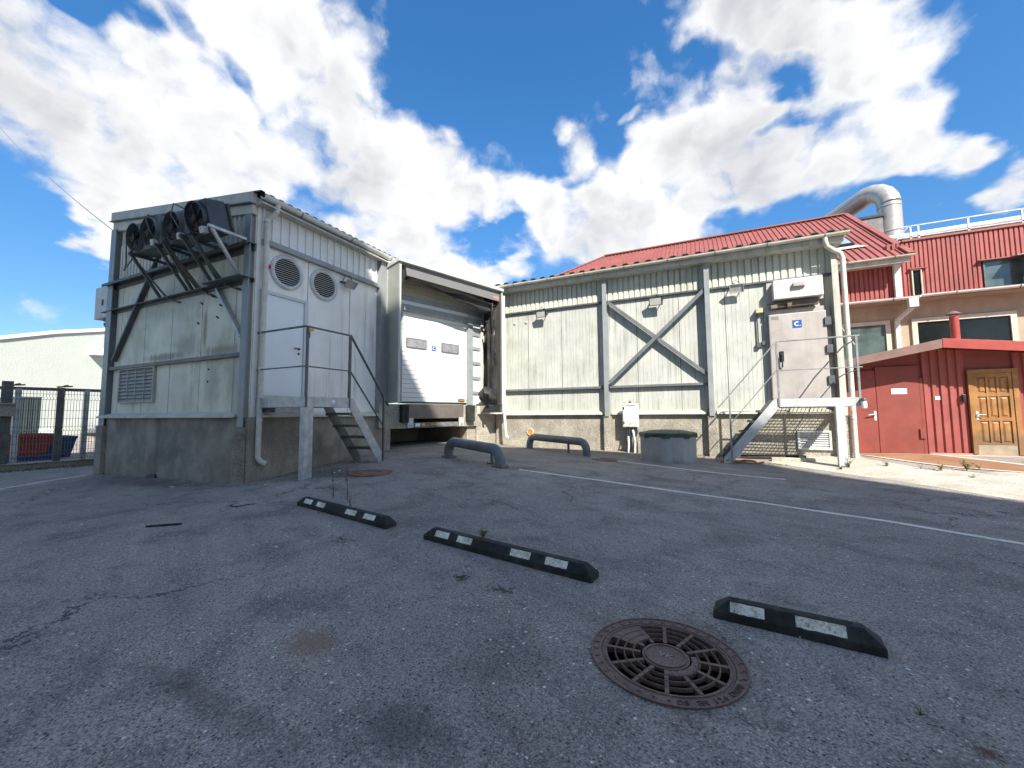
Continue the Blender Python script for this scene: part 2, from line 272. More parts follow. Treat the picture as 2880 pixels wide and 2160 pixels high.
m_signblue = M('blue_sign_board', (.015, .10, .36), .4, var=.04)
m_signwhite = M('white_sign_lettering', (.78, .80, .80), .5, var=.02)
m_redlamp = M('red_lamp_glass', (.42, .012, .01), .2, var=.1, spec=.8)
m_cold = M('stained_steel_door_skin', (.42, .38, .35), .5, metal=.1, var=.12, vs=2, streak=.65, scol=(.27, .235, .21), sfreq=5, blotch=.3, bcol=(.50, .48, .45), bs=1.2)
m_unitgrey = M('grey_green_unit_casing', (.15, .168, .158), .5, var=.15, vs=3, streak=.5, scol=(.10, .105, .1))
m_unitdark = M('dark_blue_grey_casing', (.045, .055, .07), .45, var=.2, vs=3)
m_fin = M('dusty_coil_fins', (.16, .16, .155), .6, metal=.3, var=.5, vs=60)
m_duct = M('bare_sheet_metal_duct', (.50, .475, .43), .36, metal=.4, var=.10, vs=2, streak=.3, scol=(.45, .43, .40))
m_farwall = M('pale_render_wall', (.47, .49, .445), .8, var=.03, vs=1, grain=.15, gs=20)
m_lightcl = M('pale_cladding', (.62, .62, .60), .7, var=.05, vs=1)  # unseen hall's cladding, made pale to bounce light into the yard
m_cont = M('dark_green_grey_container', (.05, .072, .072), .6, var=.15, vs=2)
m_skipred = M('red_skip_steel', (.27, .03, .018), .5, var=.15, vs=2)
m_skipblue = M('navy_skip_steel', (.018, .04, .12), .5, var=.2, vs=2)
m_fencep = M('rusty_grey_fence_post', (.155, .150, .135), .7, metal=.2, var=.25, vs=4, blotch=.6, bcol=(.10, .055, .035), bs=3)
m_wire = M('grey_fence_wire', (.16, .17, .17), .5, metal=.4)
m_carp = M('silver_car_paint', (.42, .44, .46), .25, metal=.6, var=.03)
m_pit = M('dark_pit_wall', (.020, .019, .017), .95)
m_moss = M('yellow_green_moss', (.10, .115, .03), .95, var=.4, vs=12)
m_leaf = M('green_weed_leaf', (.085, .135, .03), .6, var=.3, vs=15)
m_leafy = M('yellow_green_weed_leaf', (.22, .25, .05), .6, var=.25, vs=15)
m_stem = M('dry_brown_stem', (.045, .037, .028), .8)
m_soil = M('dry_soil_and_litter', (.12, .095, .07), .95, var=.4, vs=14, bump=.8, bumps=40)
m_ramp = M('red_brown_painted_plate', (.30, .155, .085), .7, var=.18, vs=2, blotch=.5, bcol=(.22, .13, .08), bs=2, streak=0)
m_dkroof = M('dark_corrugated_roof', (.05, .05, .048), .8, var=.3, vs=4)
m_floodg = M('floodlight_glass', (.45, .45, .40), .3, var=.1, spec=.9)

# ------------------------------------------------------------------ frames and rays
def ray(px, py): return _R * ((px - 1440) / FPX) - _U * ((py - 1080) / FPX) + _F
class Frame:
    def __init__(s, o, u, n):
        s.o = V((o[0], o[1], 0)); s.u = V((u[0], u[1], 0)).normalized(); s.n = V((n[0], n[1], 0)).normalized()
    def p(s, u, n, z): return s.o + s.u * u + s.n * n + V((0, 0, z))
    def at(s, px, py, n=0.0):                      # where a sight line meets this wall: (along, height)
        d = ray(px, py); t = ((s.o - CAM).dot(s.n) + n) / d.dot(s.n); q = CAM + d * t
        return (q - s.o).dot(s.u), q.z
LF = Frame((0, 4.87), (1, 0), (0, -1))
RF = Frame((-7.94, 0), (0, 1), (1, 0))
DK = Frame((-7.94, 8.5), (.318, .948), (.948, -.318))
RW = Frame((0, 12.5), (1, 0), (0, -1))
SH = Frame((0, 13.3), (1, 0), (0, -1))
MH = Frame((0, 16.5), (1, 0), (0, -1))

# ------------------------------------------------------------------ ground height
GP = np.array([(-7.9, 4.8, .01), (-13.9, 4.8, -.14), (-7.9, 7.27, .24), (-7.9, 8.5, .32), (-6.53, 5.1, .155), (-6.55, 6.95, .26), (-7.6, 9.5, .38), (-7, 11.3, .36),
  (-6.55, 12.4, .28), (-6.18, 12.5, .24), (-2.47, 12.5, .165), (.42, 12.5, .10), (2.75, 11.1, .06), (3.2, 12.4, .2), (3.5, 13.3, .235), (6.3, 13.3, .25), (9, 13.3, .25),
  (-17, 4.5, -.18), (-18.5, 7, -.2), (0, 0, 0), (-3, 2, .0), (2, 2, 0), (5, 5, 0), (6, 8, .03), (-8, 1, -.02), (-14, 1, -.15), (-20, 1, -.2), (0, -5, 0), (10, 2, 0),
  (-34, 11.7, .03), (-40, 13, .18), (-24, 7, -.25), (-30, 30, 0), (20, 20, .25), (-10, 14, .3), (20, -10, 0), (-30, -10, -.1)])
def _phi(r): return -np.sqrt(r * r + 1.0)
_d = np.hypot(GP[:, None, 0] - GP[None, :, 0], GP[:, None, 1] - GP[None, :, 1])
_A = np.ones((len(GP) + 1,) * 2); _A[-1, -1] = 0; _A[:-1, :-1] = _phi(_d)
_W = np.linalg.solve(_A, np.append(GP[:, 2], 0))
def gz(x, y):
    d = math.hypot(x + 6, y - 5)
    r = np.hypot(GP[:, 0] - x, GP[:, 1] - y)
    z = float(_phi(r) @ _W[:-1] + _W[-1])
    f = min(1, max(0, (d - 45) / 30)); z = max(-.35, min(.45, z))
    return z * (1 - f) + .05 * f
def gp(px, py, up=0.0):
    d = ray(px, py); z = 0.0
    for _ in range(25):
        t = (z - CAM.z) / d.z; q = CAM + d * t; z = .5 * z + .5 * (gz(q.x, q.y) + up)
    return V((q.x, q.y, gz(q.x, q.y) + up))

# ------------------------------------------------------------------ mesh builder
class MB:
    def __init__(s): s.bm = bmesh.new()
    def face(s, pts):
        try: return s.bm.faces.new([s.bm.verts.new(p) for p in pts])
        except ValueError: return None
    def hexa(s, c):                                 # 8 corners: bottom 4, top 4
        v = [s.bm.verts.new(p) for p in c]
        for f in ((3, 2, 1, 0), (4, 5, 6, 7), (0, 1, 5, 4), (1, 2, 6, 5), (2, 3, 7, 6), (3, 0, 4, 7)): s.bm.faces.new([v[i] for i in f])
        return s
    def box(s, fr, u0, u1, n0, n1, z0, z1):
        P = fr.p
        return s.hexa([P(u0, n0, z0), P(u1, n0, z0), P(u1, n1, z0), P(u0, n1, z0), P(u0, n0, z1), P(u1, n0, z1), P(u1, n1, z1), P(u0, n1, z1)])
    def prism(s, a, b):                              # two matching polygons, closed between
        va = [s.bm.verts.new(p) for p in a]; vb = [s.bm.verts.new(p) for p in b]; k = len(a)
        s.bm.faces.new(va[::-1]); s.bm.faces.new(vb)
        for i in range(k): s.bm.faces.new((va[i], va[(i + 1) % k], vb[(i + 1) % k], vb[i]))
        return s
    def poly(s, fr, uz, n0, n1): return s.prism([fr.p(u, n0, z) for u, z in uz], [fr.p(u, n1, z) for u, z in uz])
    def bar(s, p0, p1, w, h, up=V((0, 0, 1))):       # rectangular bar centred on a line
        p0, p1 = V(p0), V(p1); d = (p1 - p0).normalized(); sd = d.cross(up)
        if sd.length < 1e-4: sd = d.cross(V((0, 1, 0)))
        sd.normalize(); uu = sd.cross(d); a = sd * (w / 2); b = uu * (h / 2)
        return s.hexa([p0 - a - b, p0 + a - b, p1 + a - b, p1 - a - b, p0 - a + b, p0 + a + b, p1 + a + b, p1 - a + b])
    def tube(s, pts, r, seg=10, caps=True, r_end=None):
        pts = [V(p) for p in pts]; rings = []; prev = None
        for i, p in enumerate(pts):
            if i == 0: d = pts[1] - pts[0]
            elif i == len(pts) - 1: d = pts[-1] - pts[-2]
            else: d = (pts[i + 1] - p).normalized() + (p - pts[i - 1]).normalized()
            d.normalize()
            if prev is None:
                a = d.cross(V((0, 0, 1)));  a = d.cross(V((1, 0, 0))) if a.length < .05 else a
            else: a = prev - d * prev.dot(d)
            a.normalize(); prev = a; b = d.cross(a)
            rr = r if r_end is None else r + (r_end - r) * i / (len(pts) - 1)
            rings.append([s.bm.verts.new(p + (a * math.cos(t) + b * math.sin(t)) * rr) for t in [2 * math.pi * k / seg for k in range(seg)]])
        for A, B in zip(rings, rings[1:]):
            for k in range(seg): s.bm.faces.new((A[k], A[(k + 1) % seg], B[(k + 1) % seg], B[k]))
        if caps: s.bm.faces.new(rings[0][::-1]); s.bm.faces.new(rings[-1])
        return s
    def lathe(s, c, prof, seg=24, ax=V((0, 0, 1)), arc=None, cap=False):   # profile of (radius, along axis)
        c = V(c); ax = V(ax).normalized(); a = ax.cross(V((0, 1, 0)));  a = ax.cross(V((1, 0, 0))) if a.length < .05 else a
        a.normalize(); b = ax.cross(a); rings = []
        for r, h in prof:
            rings.append([s.bm.verts.new(c + ax * h + (a * math.cos(t) + b * math.sin(t)) * r) for t in [2 * math.pi * k / seg for k in range(seg)]] if r > 1e-5 else [s.bm.verts.new(c + ax * h)])
        for A, B in zip(rings, rings[1:]):
            for k in range(seg):
                k2 = (k + 1) % seg
                if len(A) == 1 and len(B) == 1: continue
                if len(A) == 1: s.bm.faces.new((A[0], B[k2], B[k]))
                elif len(B) == 1: s.bm.faces.new((A[k], A[k2], B[0]))
                else: s.bm.faces.new((A[k], A[k2], B[k2], B[k]))
        if cap:
            if len(rings[0]) > 1: s.bm.faces.new(rings[0][::-1])
            if len(rings[-1]) > 1: s.bm.faces.new(rings[-1])
        return s
    def corr(s, o, along, length, ext, nrm, pitch=.2, depth=.035, top=.45, flank=.1, thick=.0, ext_fn=None):
        # trapezoid sheet: profile runs along 'along', extruded by 'ext', ribs rise along 'nrm'
        o, along, nrm = V(o), V(along).normalized(), V(nrm).normalized(); pr = []; x = 0.0
        while x < length - 1e-6:
            for f, hh in ((0, 0), (flank, 1), (flank + top, 1), (2 * flank + top, 0)):
                if x + f * pitch <= length: pr.append((x + f * pitch, hh * depth))
            x += pitch
        pr.append((length, 0))
        A = [s.bm.verts.new(o + along * a + nrm * h) for a, h in pr]
        B = [s.bm.verts.new(o + along * a + nrm * h + (V(ext) if ext_fn is None else ext_fn(a))) for a, h in pr]
        for i in range(len(pr) - 1): s.bm.faces.new((A[i], A[i + 1], B[i + 1], B[i]))
        return s
    def text(s, txt, size, M4, ext=.002):
        cu = bpy.data.curves.new('t', 'FONT'); cu.body = txt; cu.size = size; cu.extrude = ext; cu.align_x = 'CENTER'; cu.align_y = 'CENTER'; cu.resolution_u = 4
        ob = bpy.data.objects.new('t', cu); COL.objects.link(ob)
        dg = bpy.context.evaluated_depsgraph_get(); me = bpy.data.meshes.new_from_object(ob.evaluated_get(dg))
        me.transform(M4); s.bm.from_mesh(me); bpy.data.meshes.remove(me); bpy.data.objects.remove(ob); bpy.data.curves.remove(cu); return s
    def build(s, name, mat, parent=None, smooth=False, bevel=0.0, recalc=True, mods=None):
        if recalc: bmesh.ops.recalc_face_normals(s.bm, faces=s.bm.faces)
        off = world_loc(parent) if parent is not None else V((0, 0, 0))
        me = bpy.data.meshes.new(name)
        if off.length: bmesh.ops.translate(s.bm, verts=s.bm.verts, vec=-off)
        s.bm.to_mesh(me); s.bm.free()
        ob = bpy.data.objects.new(name, me); COL.objects.link(ob); me.materials.append(mat)
        if parent is not None: ob.parent = parent
        if smooth:
            for p in me.polygons: p.use_smooth = True
            try: me.set_sharp_from_angle(angle=R(40))
            except Exception: pass
        if bevel:
            b = ob.modifiers.new('bevel', 'BEVEL'); b.width = bevel; b.segments = 2; b.limit_method = 'ANGLE'; b.angle_limit = R(50)
        return ob
def world_loc(o):
    v = V((0, 0, 0))
    while o is not None: v = v + o.location; o = o.parent
    return v
def tag(o, label=None, cat=None, group=None, kind=None):
    if label: o['label'] = label
    if cat: o['category'] = cat
    if group: o['group'] = group
    if kind: o['kind'] = kind
    return o
def thing(name, loc, label, cat, group=None):
    o = bpy.data.objects.new(name, None); COL.objects.link(o); o.location = loc; o.empty_display_size = .2
    return tag(o, label, cat, group)
def copy_tree(o, parent=None):
    c = o.copy(); COL.objects.link(c)
    if parent is not None: c.parent = parent
    for ch in [x for x in bpy.data.objects if x.parent == o]: copy_tree(ch, c)
    return c
def arc(c, a, b, r, t0, t1, k=8): return [V(c) + V(a) * (r * math.cos(t)) + V(b) * (r * math.sin(t)) for t in [t0 + (t1 - t0) * i / k for i in range(k + 1)]]

# ================================================================== SETTING: ground
def rel(px, py, k=1.0): q = gp(px, py); return q.x, q.y
DRAIN = gp(1872, 1846); DRAIN.z = gz(DRAIN.x, DRAIN.y)
_s = [rel(880, 1805), rel(560, 1960), rel(2780, 2118), rel(1140, 2060), rel(1050, 1650)]
GROUND_MARKS = [(_s[0][0], _s[0][1], .26, .14, (.25, .15, .10), .7), (_s[1][0], _s[1][1], .8, .10, (.085, .07, .058), .5), (_s[2][0], _s[2][1], .05, .05, (.10, .05, .035), .8),
          (_s[3][0], _s[3][1], .3, .22, (.055, .055, .062), .6), (DRAIN.x, DRAIN.y, .50, .50, (.17, .13, .105), .75), (-6.6, 5.6, 1.3, .8, (.075, .068, .055), .6), (-4.0, 11.9, 3.2, .35, (.085, .072, .055), .7), (-10.5, 4.4, 2.6, .5, (.12, .108, .09), .55), (-5.2, 9.8, 3.4, 1.9, (.235, .212, .178), .6), (-2.2, 11.2, 3.6, .9, (.22, .197, .165), .55)]
def axis(lo, hi, flo, fhi, step, extra=()):
    v = list(np.arange(flo, fhi + 1e-6, step)); s = step; a = flo
    while a > lo: s *= 1.45; a -= s; v.append(a)
    s = step; a = fhi
    while a < hi: s *= 1.45; a += s; v.append(a)
    v = [q for q in v if all(abs(q - e) > step * .45 for e in extra)] + list(extra)
    return sorted(v)
HB = .55
hx = [DRAIN.x - HB, DRAIN.x + HB]; hy = [DRAIN.y - HB, DRAIN.y + HB]
xs = axis(-900, 900, -22, 11, .3, hx); ys = axis(-600, 1500, -2, 16, .3, hy)
g = MB(); vid = {}
for i, x in enumerate(xs):
    for j, y in enumerate(ys): vid[i, j] = g.bm.verts.new((x, y, gz(x, y)))
i0, i1, j0, j1 = xs.index(hx[0]), xs.index(hx[1]), ys.index(hy[0]), ys.index(hy[1])
for i in range(len(xs) - 1):
    for j in range(len(ys) - 1):
        if i0 <= i < i1 and j0 <= j < j1: continue
        g.bm.faces.new((vid[i, j], vid[i + 1, j], vid[i + 1, j + 1], vid[i, j + 1]))
loop = [vid[i, j0] for i in range(i0, i1)] + [vid[i1, j] for j in range(j0, j1)] + [vid[i, j1] for i in range(i1, i0, -1)] + [vid[i0, j] for j in range(j1, j0, -1)]
RH = .385
def ringpts(r, dz):
    out = []
    for v in loop:
        a = math.atan2(v.co.y - DRAIN.y, v.co.x - DRAIN.x); x, y = DRAIN.x + r * math.cos(a), DRAIN.y + r * math.sin(a)
        out.append(g.bm.verts.new((x, y, gz(x, y) + dz)))
    return out
hole = ringpts(RH, 0.0)
for a in range(len(loop)):
    b = (a + 1) % len(loop); g.bm.faces.new((loop[a], loop[b], hole[b], hole[a]))
for v in list(g.bm.verts):
    if not v.link_faces: g.bm.verts.remove(v)
gr = g.build('ground', asphalt(), smooth=True); tag(gr, kind='structure')

def strip(pts, wid, name, mat, label=None, kind='structure', up=.004, step=.25, jitter=0.0):
    b = MB(); P = [V((p[0], p[1], 0)) for p in pts]; Q = []
    for a, c in zip(P, P[1:]):
        k = max(1, int((c - a).length / step)); Q += [a.lerp(c, i / k) for i in range(k)]
    Q.append(P[-1]); pv = None
    for i, q in enumerate(Q):
        d = (Q[min(i + 1, len(Q) - 1)] - Q[max(i - 1, 0)]).normalized(); n = V((-d.y, d.x, 0)) * wid * .5
        l, r = q + n * (1 + random.uniform(-jitter, jitter)), q - n * (1 + random.uniform(-jitter, jitter))
        cur = [b.bm.verts.new((e.x, e.y, gz(e.x, e.y) + up)) for e in (l, r)]
        if pv: b.bm.faces.new((pv[0], pv[1], cur[1], cur[0]))
        pv = cur
    o = b.build(name, mat); return tag(o, label=label, kind=kind)
def patch(pts, name, mat, up, step=.3, kind='structure'):      # polygon draped on the ground
    b = MB(); vs = [b.bm.verts.new((p[0], p[1], 0)) for p in pts]; b.bm.faces.new(vs)
    for _ in range(3): bmesh.ops.subdivide_edges(b.bm, edges=[e for e in b.bm.edges if e.calc_length() > step], cuts=1, use_grid_fill=True)
    bmesh.ops.triangulate(b.bm, faces=b.bm.faces)
    for v in b.bm.verts: v.co.z = gz(v.co.x, v.co.y) + up
    return tag(b.build(name, mat), kind=kind)
def gps(*q): return [gp(*a) for a in q]
strip(gps((1460, 1321), (1700, 1353), (2150, 1416), (2500, 1467), (2880, 1531), (3300, 1605)), .10, 'road_line', m_paint, jitter=.12)
strip(gps((1662, 1286), (1740, 1297), (1950, 1323), (2120, 1341), (2210, 1349)), .10, 'road_line', m_paint, jitter=.12)
strip(gps((-300, 1425), (-60, 1387), (0, 1376), (120, 1355), (240, 1337)), .11, 'road_line', m_paint, jitter=.12)
strip([DK.p(.25, .35, 0), DK.p(1.6, .75, 0), DK.p(3.2, .42, 0)], .05, 'road_line', m_conc_l, jitter=.4)
# pale apron with sunlight put into its colour; red-brown plates by the shed
patch([(1.45, 11.55), (2.3, 10.75), (3.2, 9.7), (4.6, 7.4), (9.5, 6.4), (12, 13.28), (3.3, 13.28), (3.3, 12.6), (1.6, 12.4)], 'sunlit_pale_apron', m_conc_l, .004)
patch([(3.35, 13.2), (4.9, 13.15), (6.2, 11.1), (8.0, 9.9), (8.3, 9.55), (5.5, 10.9), (4.5, 11.3), (3.9, 12.0)], 'painted_ramp', m_ramp, .010)
strip([(3.25, 12.95), (4.0, 11.95), (4.6, 11.3), (6.0, 10.55), (9, 9.3)], .09, 'ramp_edge', m_sill, up=.014)
strip([(4.95, 13.15), (6.2, 11.2), (8.2, 10.0)], .14, 'ramp_edge', m_sill, up=.014)
strip([(3.1, 11.6), (4.4, 10.3), (5.2, 9.2)], .02, 'joint_line', m_pit, up=.007)
strip([(4.5, 11.1), (6.4, 8.6)], .02, 'joint_line', m_pit, up=.007)

# ================================================================== LEFT STORE BUILDING
XL, XR, YF, YB, SILL = -13.83, -7.94, 4.87, 8.45, 1.30
B1 = thing('store_building', (XR, YF, 0), 'grey panel-clad store building with fan units on its shaded gable and two round louvres', 'building')
def roofz(x): return 5.72 + (XR - x) * .152
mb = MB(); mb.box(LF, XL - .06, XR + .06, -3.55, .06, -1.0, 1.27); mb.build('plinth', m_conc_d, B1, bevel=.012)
mb = MB(); mb.poly(LF, [(XL + .30, 1.25), (XR - .02, 1.25), (XR - .02, 5.7), (XL + .30, roofz(XL + .3) - .05)], -3.4, 0); mb.build('wall', m_panel_l, B1)
mb = MB(); mb.box(RF, YF + .02, YB, -.03, .004, 1.25, 5.66); mb.build('side_wall', m_panel_r, B1)
mb = MB(); mb.corr(LF.p(XL + .38, .012, 4.74), (1, 0, 0), XR - XL - .60, (0, 0, .95), (0, -1, 0), .155, .035); mb.build('corrugated_band', m_corr_l, B1)
mb = MB(); mb.corr(RF.p(YF + .1, .012, 4.83), (0, 1, 0), 3.3, (0, 0, .72), (1, 0, 0), .195, .03, top=.12, flank=.05); mb.build('corrugated_band', M('white_corrugated_sheet', (.76, .755, .72), .45, var=.06, streak=.5, scol=(.3, .3, .27), sfreq=8), B1)
# roof
mb = MB(); mb.corr(V((XR + .22, YF - .1, roofz(XR + .22) + .02)), (0, 1, 0), 4.0, (XL - XR - .35, 0, (XR + .35 - XL) * .152), (0, 0, 1), .2, .045, top=.4, flank=.1)
mb.build('roof', m_dkroof, B1)
# gable fascia: two stepped boards following the roof
mb = MB()
for a, b_ in ((XL - .03, -11.3), (-11.295, -9.6), (-9.595, XR + .02)): mb.poly(LF, [(a, roofz(a) - .19), (b_, roofz(b_) - .19), (b_, roofz(b_) + .03), (a, roofz(a) + .03)], .02, .13)
mb.build('fascia', m_fascia, B1, bevel=.006)
mb = MB(); mb.poly(LF, [(XL, roofz(XL) - .46), (XR + .0, roofz(XR) - .40), (XR + .0, roofz(XR) - .215), (XL, roofz(XL) - .215)], .0, .09); mb.build('lower_fascia', m_sill, B1, bevel=.006)
mb = MB(); mb.poly(LF, [(XL - .05, roofz(XL) - .215), (XR, roofz(XR) - .215), (XR, roofz(XR) - .192), (XL - .05, roofz(XL) - .192)], .0, .16); mb.build('trim', m_galv_d, B1)
# corner columns (H sections) and horizontal rails
for u in (XL + .13, XR - .09):
    mb = MB(); w_ = .13 if u < -10 else .09
    mb.box(LF, u - w_, u + w_, .10, .118, 1.08, roofz(u) - .42); mb.box(LF, u - w_, u + w_, -.1, -.082, 1.28, roofz(u) - .42); mb.box(LF, u - .008, u + .008, -.082, .10, 1.08, roofz(u) - .42)
    mb.build('column', m_blue, B1, bevel=.003)
mb = MB(); mb.box(LF, XL - .12, XR + .03, 0, .20, 4.70, 4.725); mb.box(LF, XL - .12, XR + .03, .175, .20, 4.66, 4.70); mb.box(LF, XL - .1, XR + .02, .004, .03, 4.58, 4.70); mb.build('upper_rail', m_galv_d, B1, bevel=.003)
mb = MB(); mb.box(LF, XL - .25, XR + .02, 0.0, .14, 4.005, 4.022); mb.box(LF, XL - .25, XR + .02, .004, .02, 3.94, 4.005); mb.box(LF, -9.2, XR, .14, .30, 4.005, 4.022); mb.build('middle_rail', m_galv_d, B1, bevel=.003)
mb = MB(); mb.box(LF, XL + .2, XR - .22, 0.004, .09, 2.47, 2.55); mb.build('lower_rail', M('mossy_grey_rail', (.20, .205, .19), .6, var=.2, vs=4, streak=.5, blotch=.4, bcol=(.12, .12, .08)), B1, bevel=.004)
for a, b_, n_ in (((-13.40, 2.70), (-11.35, 5.25), .05), ((-9.07, 3.95), (-8.17, 2.86), .06)):
    mb = MB(); mb.bar(LF.p(a[0], n_, a[1]), LF.p(b_[0], n_, b_[1]), .05, .13 if a[0] < -10 else .09, V((0, -1, 0))); mb.build('diagonal_brace', m_galv_d if a[0] < -10 else m_galv, B1, bevel=.003)
for u in (XL + .13, XR - .09): mb = MB(); mb.box(LF, u - .17, u + (.17 if u < -10 else .12), .061, .15, -.6, 1.075); mb.build('pilaster', m_conc_d, B1, bevel=.01)
# sills
def sill(par, fr, u0, u1, z, n=.13, mat=None):
    b = MB(); b.prism([fr.p(u0, 0, z + .085), fr.p(u0, n, z + .01), fr.p(u0, n, z - .035), fr.p(u0, n - .012, z - .035), fr.p(u0, 0, z + .0)],
                      [fr.p(u1, 0, z + .085), fr.p(u1, n, z + .01), fr.p(u1, n, z - .035), fr.p(u1, n - .012, z - .035), fr.p(u1, 0, z + .0)])
    return b.build('sill', mat or m_sill, par, bevel=.002)
sill(B1, LF, XL - .02, XR - .24, 1.30, .16); sill(B1, RF, 5.0, 8.28, 1.30, .15)
# louvre grille low on the gable
mb = MB()
for a in (dict(u0=-13.10, u1=-11.44, z0=1.63, z1=1.66), dict(u0=-13.10, u1=-11.44, z0=2.44, z1=2.47), dict(u0=-13.10, u1=-13.06, z0=1.66, z1=2.44), dict(u0=-11.48, u1=-11.44, z0=1.66, z1=2.44)):
    mb.box(LF, a['u0'], a['u1'], 0.003, .06, a['z0'], a['z1'])
LV = mb.build('louvre', M('grey_louvre', (.42, .41, .35), .5, var=.1, vs=3), B1)
mb = MB(); k = 9
for i in range(k):
    z = 1.66 + .78 * i / k; h = .78 / k
    mb.prism([LF.p(-13.06, .004, z + h), LF.p(-13.06, .045, z), LF.p(-13.06, .045, z - .006), LF.p(-13.06, .004, z + h - .03)], [LF.p(-11.48, .004, z + h), LF.p(-11.48, .045, z), LF.p(-11.48, .045, z - .006), LF.p(-11.48, .004, z + h - .03)])
for i in (1, 2, 3): mb.box(LF, -13.06 + 1.58 * i / 4 - .012, -13.06 + 1.58 * i / 4 + .012, .046, .055, 1.66, 2.44)
mb.build('slats', M('grey_louvre_slats', (.36, .35, .30), .5, var=.12, vs=5), LV)
mb = MB()
for u, z in ((-9.85, 3.32), (-9.80, 3.30), (-9.15, 3.38), (-9.10, 3.35), (-9.35, 2.28), (-9.37, 2.02), (-9.75, 3.75), (-9.70, 3.72), (-9.05, 3.62), (-9.0, 3.6)): mb = MB(); mb.lathe(LF.p(u, .0, z), [(.02, 0), (.02, .012), (0, .014)], 8, V((0, -1, 0))); mb.build('bolt_hole', m_pit, B1)
# right-hand face: rail, soffit, gutter, downpipe
mb = MB(); mb.box(RF, YF + .1, 8.22, .0, .11, 4.755, 4.865); mb.build('side_rail', m_blue, B1, bevel=.004)
mb = MB(); mb.box(RF, YF - .04, 8.95, -.02, .24, 5.50, 5.53); mb.build('soffit', m_fascia, B1)
def gutter(par, fr, u0, u1, n, z, r=.075, drop=0.0, mat=None):
    b = MB(); prof = [(n + r * math.cos(t), z + r * math.sin(t)) for t in [math.pi + math.pi * i / 10 for i in range(11)]] + [(n + r + .008, z + .012), (n + r - .004, z)]
    inn = [(n + (r - .006) * math.cos(t), z + (r - .006) * math.sin(t)) for t in [2 * math.pi - math.pi * i / 10 for i in range(11)]]
    pr = prof + inn
    b.prism([fr.p(u0, a, c) for a, c in pr], [fr.p(u1, a, c - drop) for a, c in pr]); g_ = b.build('gutter', mat or m_white, par)
    L_ = u1 - u0; k = max(2, int(L_ / 1.15))
    for i in range(k):
        b = MB(); u = u0 + L_ * (i + .6) / k; dz = drop * (i + .6) / k
        b.tube([fr.p(u, n + (r + .006) * math.cos(t), z - dz + (r + .006) * math.sin(t)) for t in [math.pi + math.pi * q / 8 for q in range(9)]], .009, 5); b.build('gutter_bracket', m_galv_d, g_)
    return g_
gutter(B1, RF, YF - .02, 9.0, .20, 5.68, .08)
mb = MB(); mb.tube([RF.p(5.16, .20, 5.62), RF.p(5.16, .20, 5.52), RF.p(5.13, .19, 5.42), RF.p(5.06, .14, 5.33), RF.p(5.02, .11, 5.24), RF.p(5.015, .11, 5.1), RF.p(5.0, .11, .62), RF.p(5.0, .11, .50), RF.p(5.03, .14, .42), RF.p(5.10, .22, .36)], .052, 14, caps=False)
DP = mb.build('downpipe', m_pipe_d, B1, smooth=True)
for z in (5.2, 2.2, 1.18): mb = MB(); mb.lathe(RF.p(5.005, .11, z), [(.053, 0), (.058, .004), (.058, .06), (.053, .064)], 14); mb.build('pipe_collar', m_white, DP, smooth=True)
# end column beside the dock
mb = MB(); mb.box(RF, 8.17, 8.40, -.02, .16, .95, 5.5); mb.build('end_column', m_blue, B1, bevel=.004)
mb = MB(); mb.box(RF, 8.40, 8.49, -.02, .2, 1.55, 5.35); mb.build('end_flashing', m_cap, B1, bevel=.004)
# round louvres
for cy, cz, rr in ((5.545, 4.345, .345), (6.475, 4.345, .345)):
    c = RF.p(cy, 0, cz); b = MB(); b.lathe(c, [(rr + .03, .004), (rr + .03, .03), (rr - .01, .05), (rr - .05, .04), (rr - .055, .008)], 40, V((1, 0, 0)))
    lo = b.build('round_louvre', m_galv_w, B1, smooth=True)
    b = MB(); b.lathe(c, [(0, .006), (rr - .05, .006)], 40, V((1, 0, 0))); b.build('backing', m_pit, lo)
    b = MB(); ri = rr - .05; k = 13
    for i in range(k):
        z = -ri + 2 * ri * (i + .5) / k; hw = math.sqrt(max(.0004, ri * ri - z * z)); h = 2 * ri / k
        b.prism([RF.p(cy - hw, .008, cz + z + h * .30), RF.p(cy - hw, .040, cz + z - h * .12), RF.p(cy - hw, .038, cz + z - h * .22), RF.p(cy - hw, .008, cz + z + h * .20)], [RF.p(cy + hw, .008, cz + z + h * .30), RF.p(cy + hw, .040, cz + z - h * .12), RF.p(cy + hw, .038, cz + z - h * .22), RF.p(cy + hw, .008, cz + z + h * .20)])
    b.build('slats', m_white, lo)
# white door
mb = MB()
for a in ((5.0, 5.085, 1.70, 3.845), (5.967, 6.055, 1.70, 3.845), (5.085, 5.967, 3.775, 3.845)): mb.box(RF, a[0], a[1], .006, .05, a[2], a[3])
dfr = mb.build('door_frame', M('grey_white_frame', (.58, .60, .60), .45, var=.05), B1, bevel=.004)
mb = MB(); mb.box(RF, 5.087, 5.965, .006, .022, 1.70, 3.773); dr = mb.build('door', m_door_w, B1)
mb = MB(); hz = 2.74; mb.lathe(RF.p(5.868, .022, hz), [(.026, 0), (.026, .012), (.010, .014), (.010, .05), (0, .05)], 14, V((1, 0, 0))); mb.tube([RF.p(5.872, .062, hz), RF.p(5.82, .066, hz), RF.p(5.74, .062, hz + .004)], .011, 8)
mb.build('handle', m_blackp, dr)
mb = MB(); mb.lathe(RF.p(5.868, .022, hz - .105), [(.024, 0), (.024, .01), (0, .012)], 14, V((1, 0, 0))); mb.build('lock', m_blackp, dr)
mb = MB(); mb.box(RF, 6.075, 6.125, .0, .045, 3.03, 3.17); mb.build('key_box', m_blackp, B1, bevel=.006)
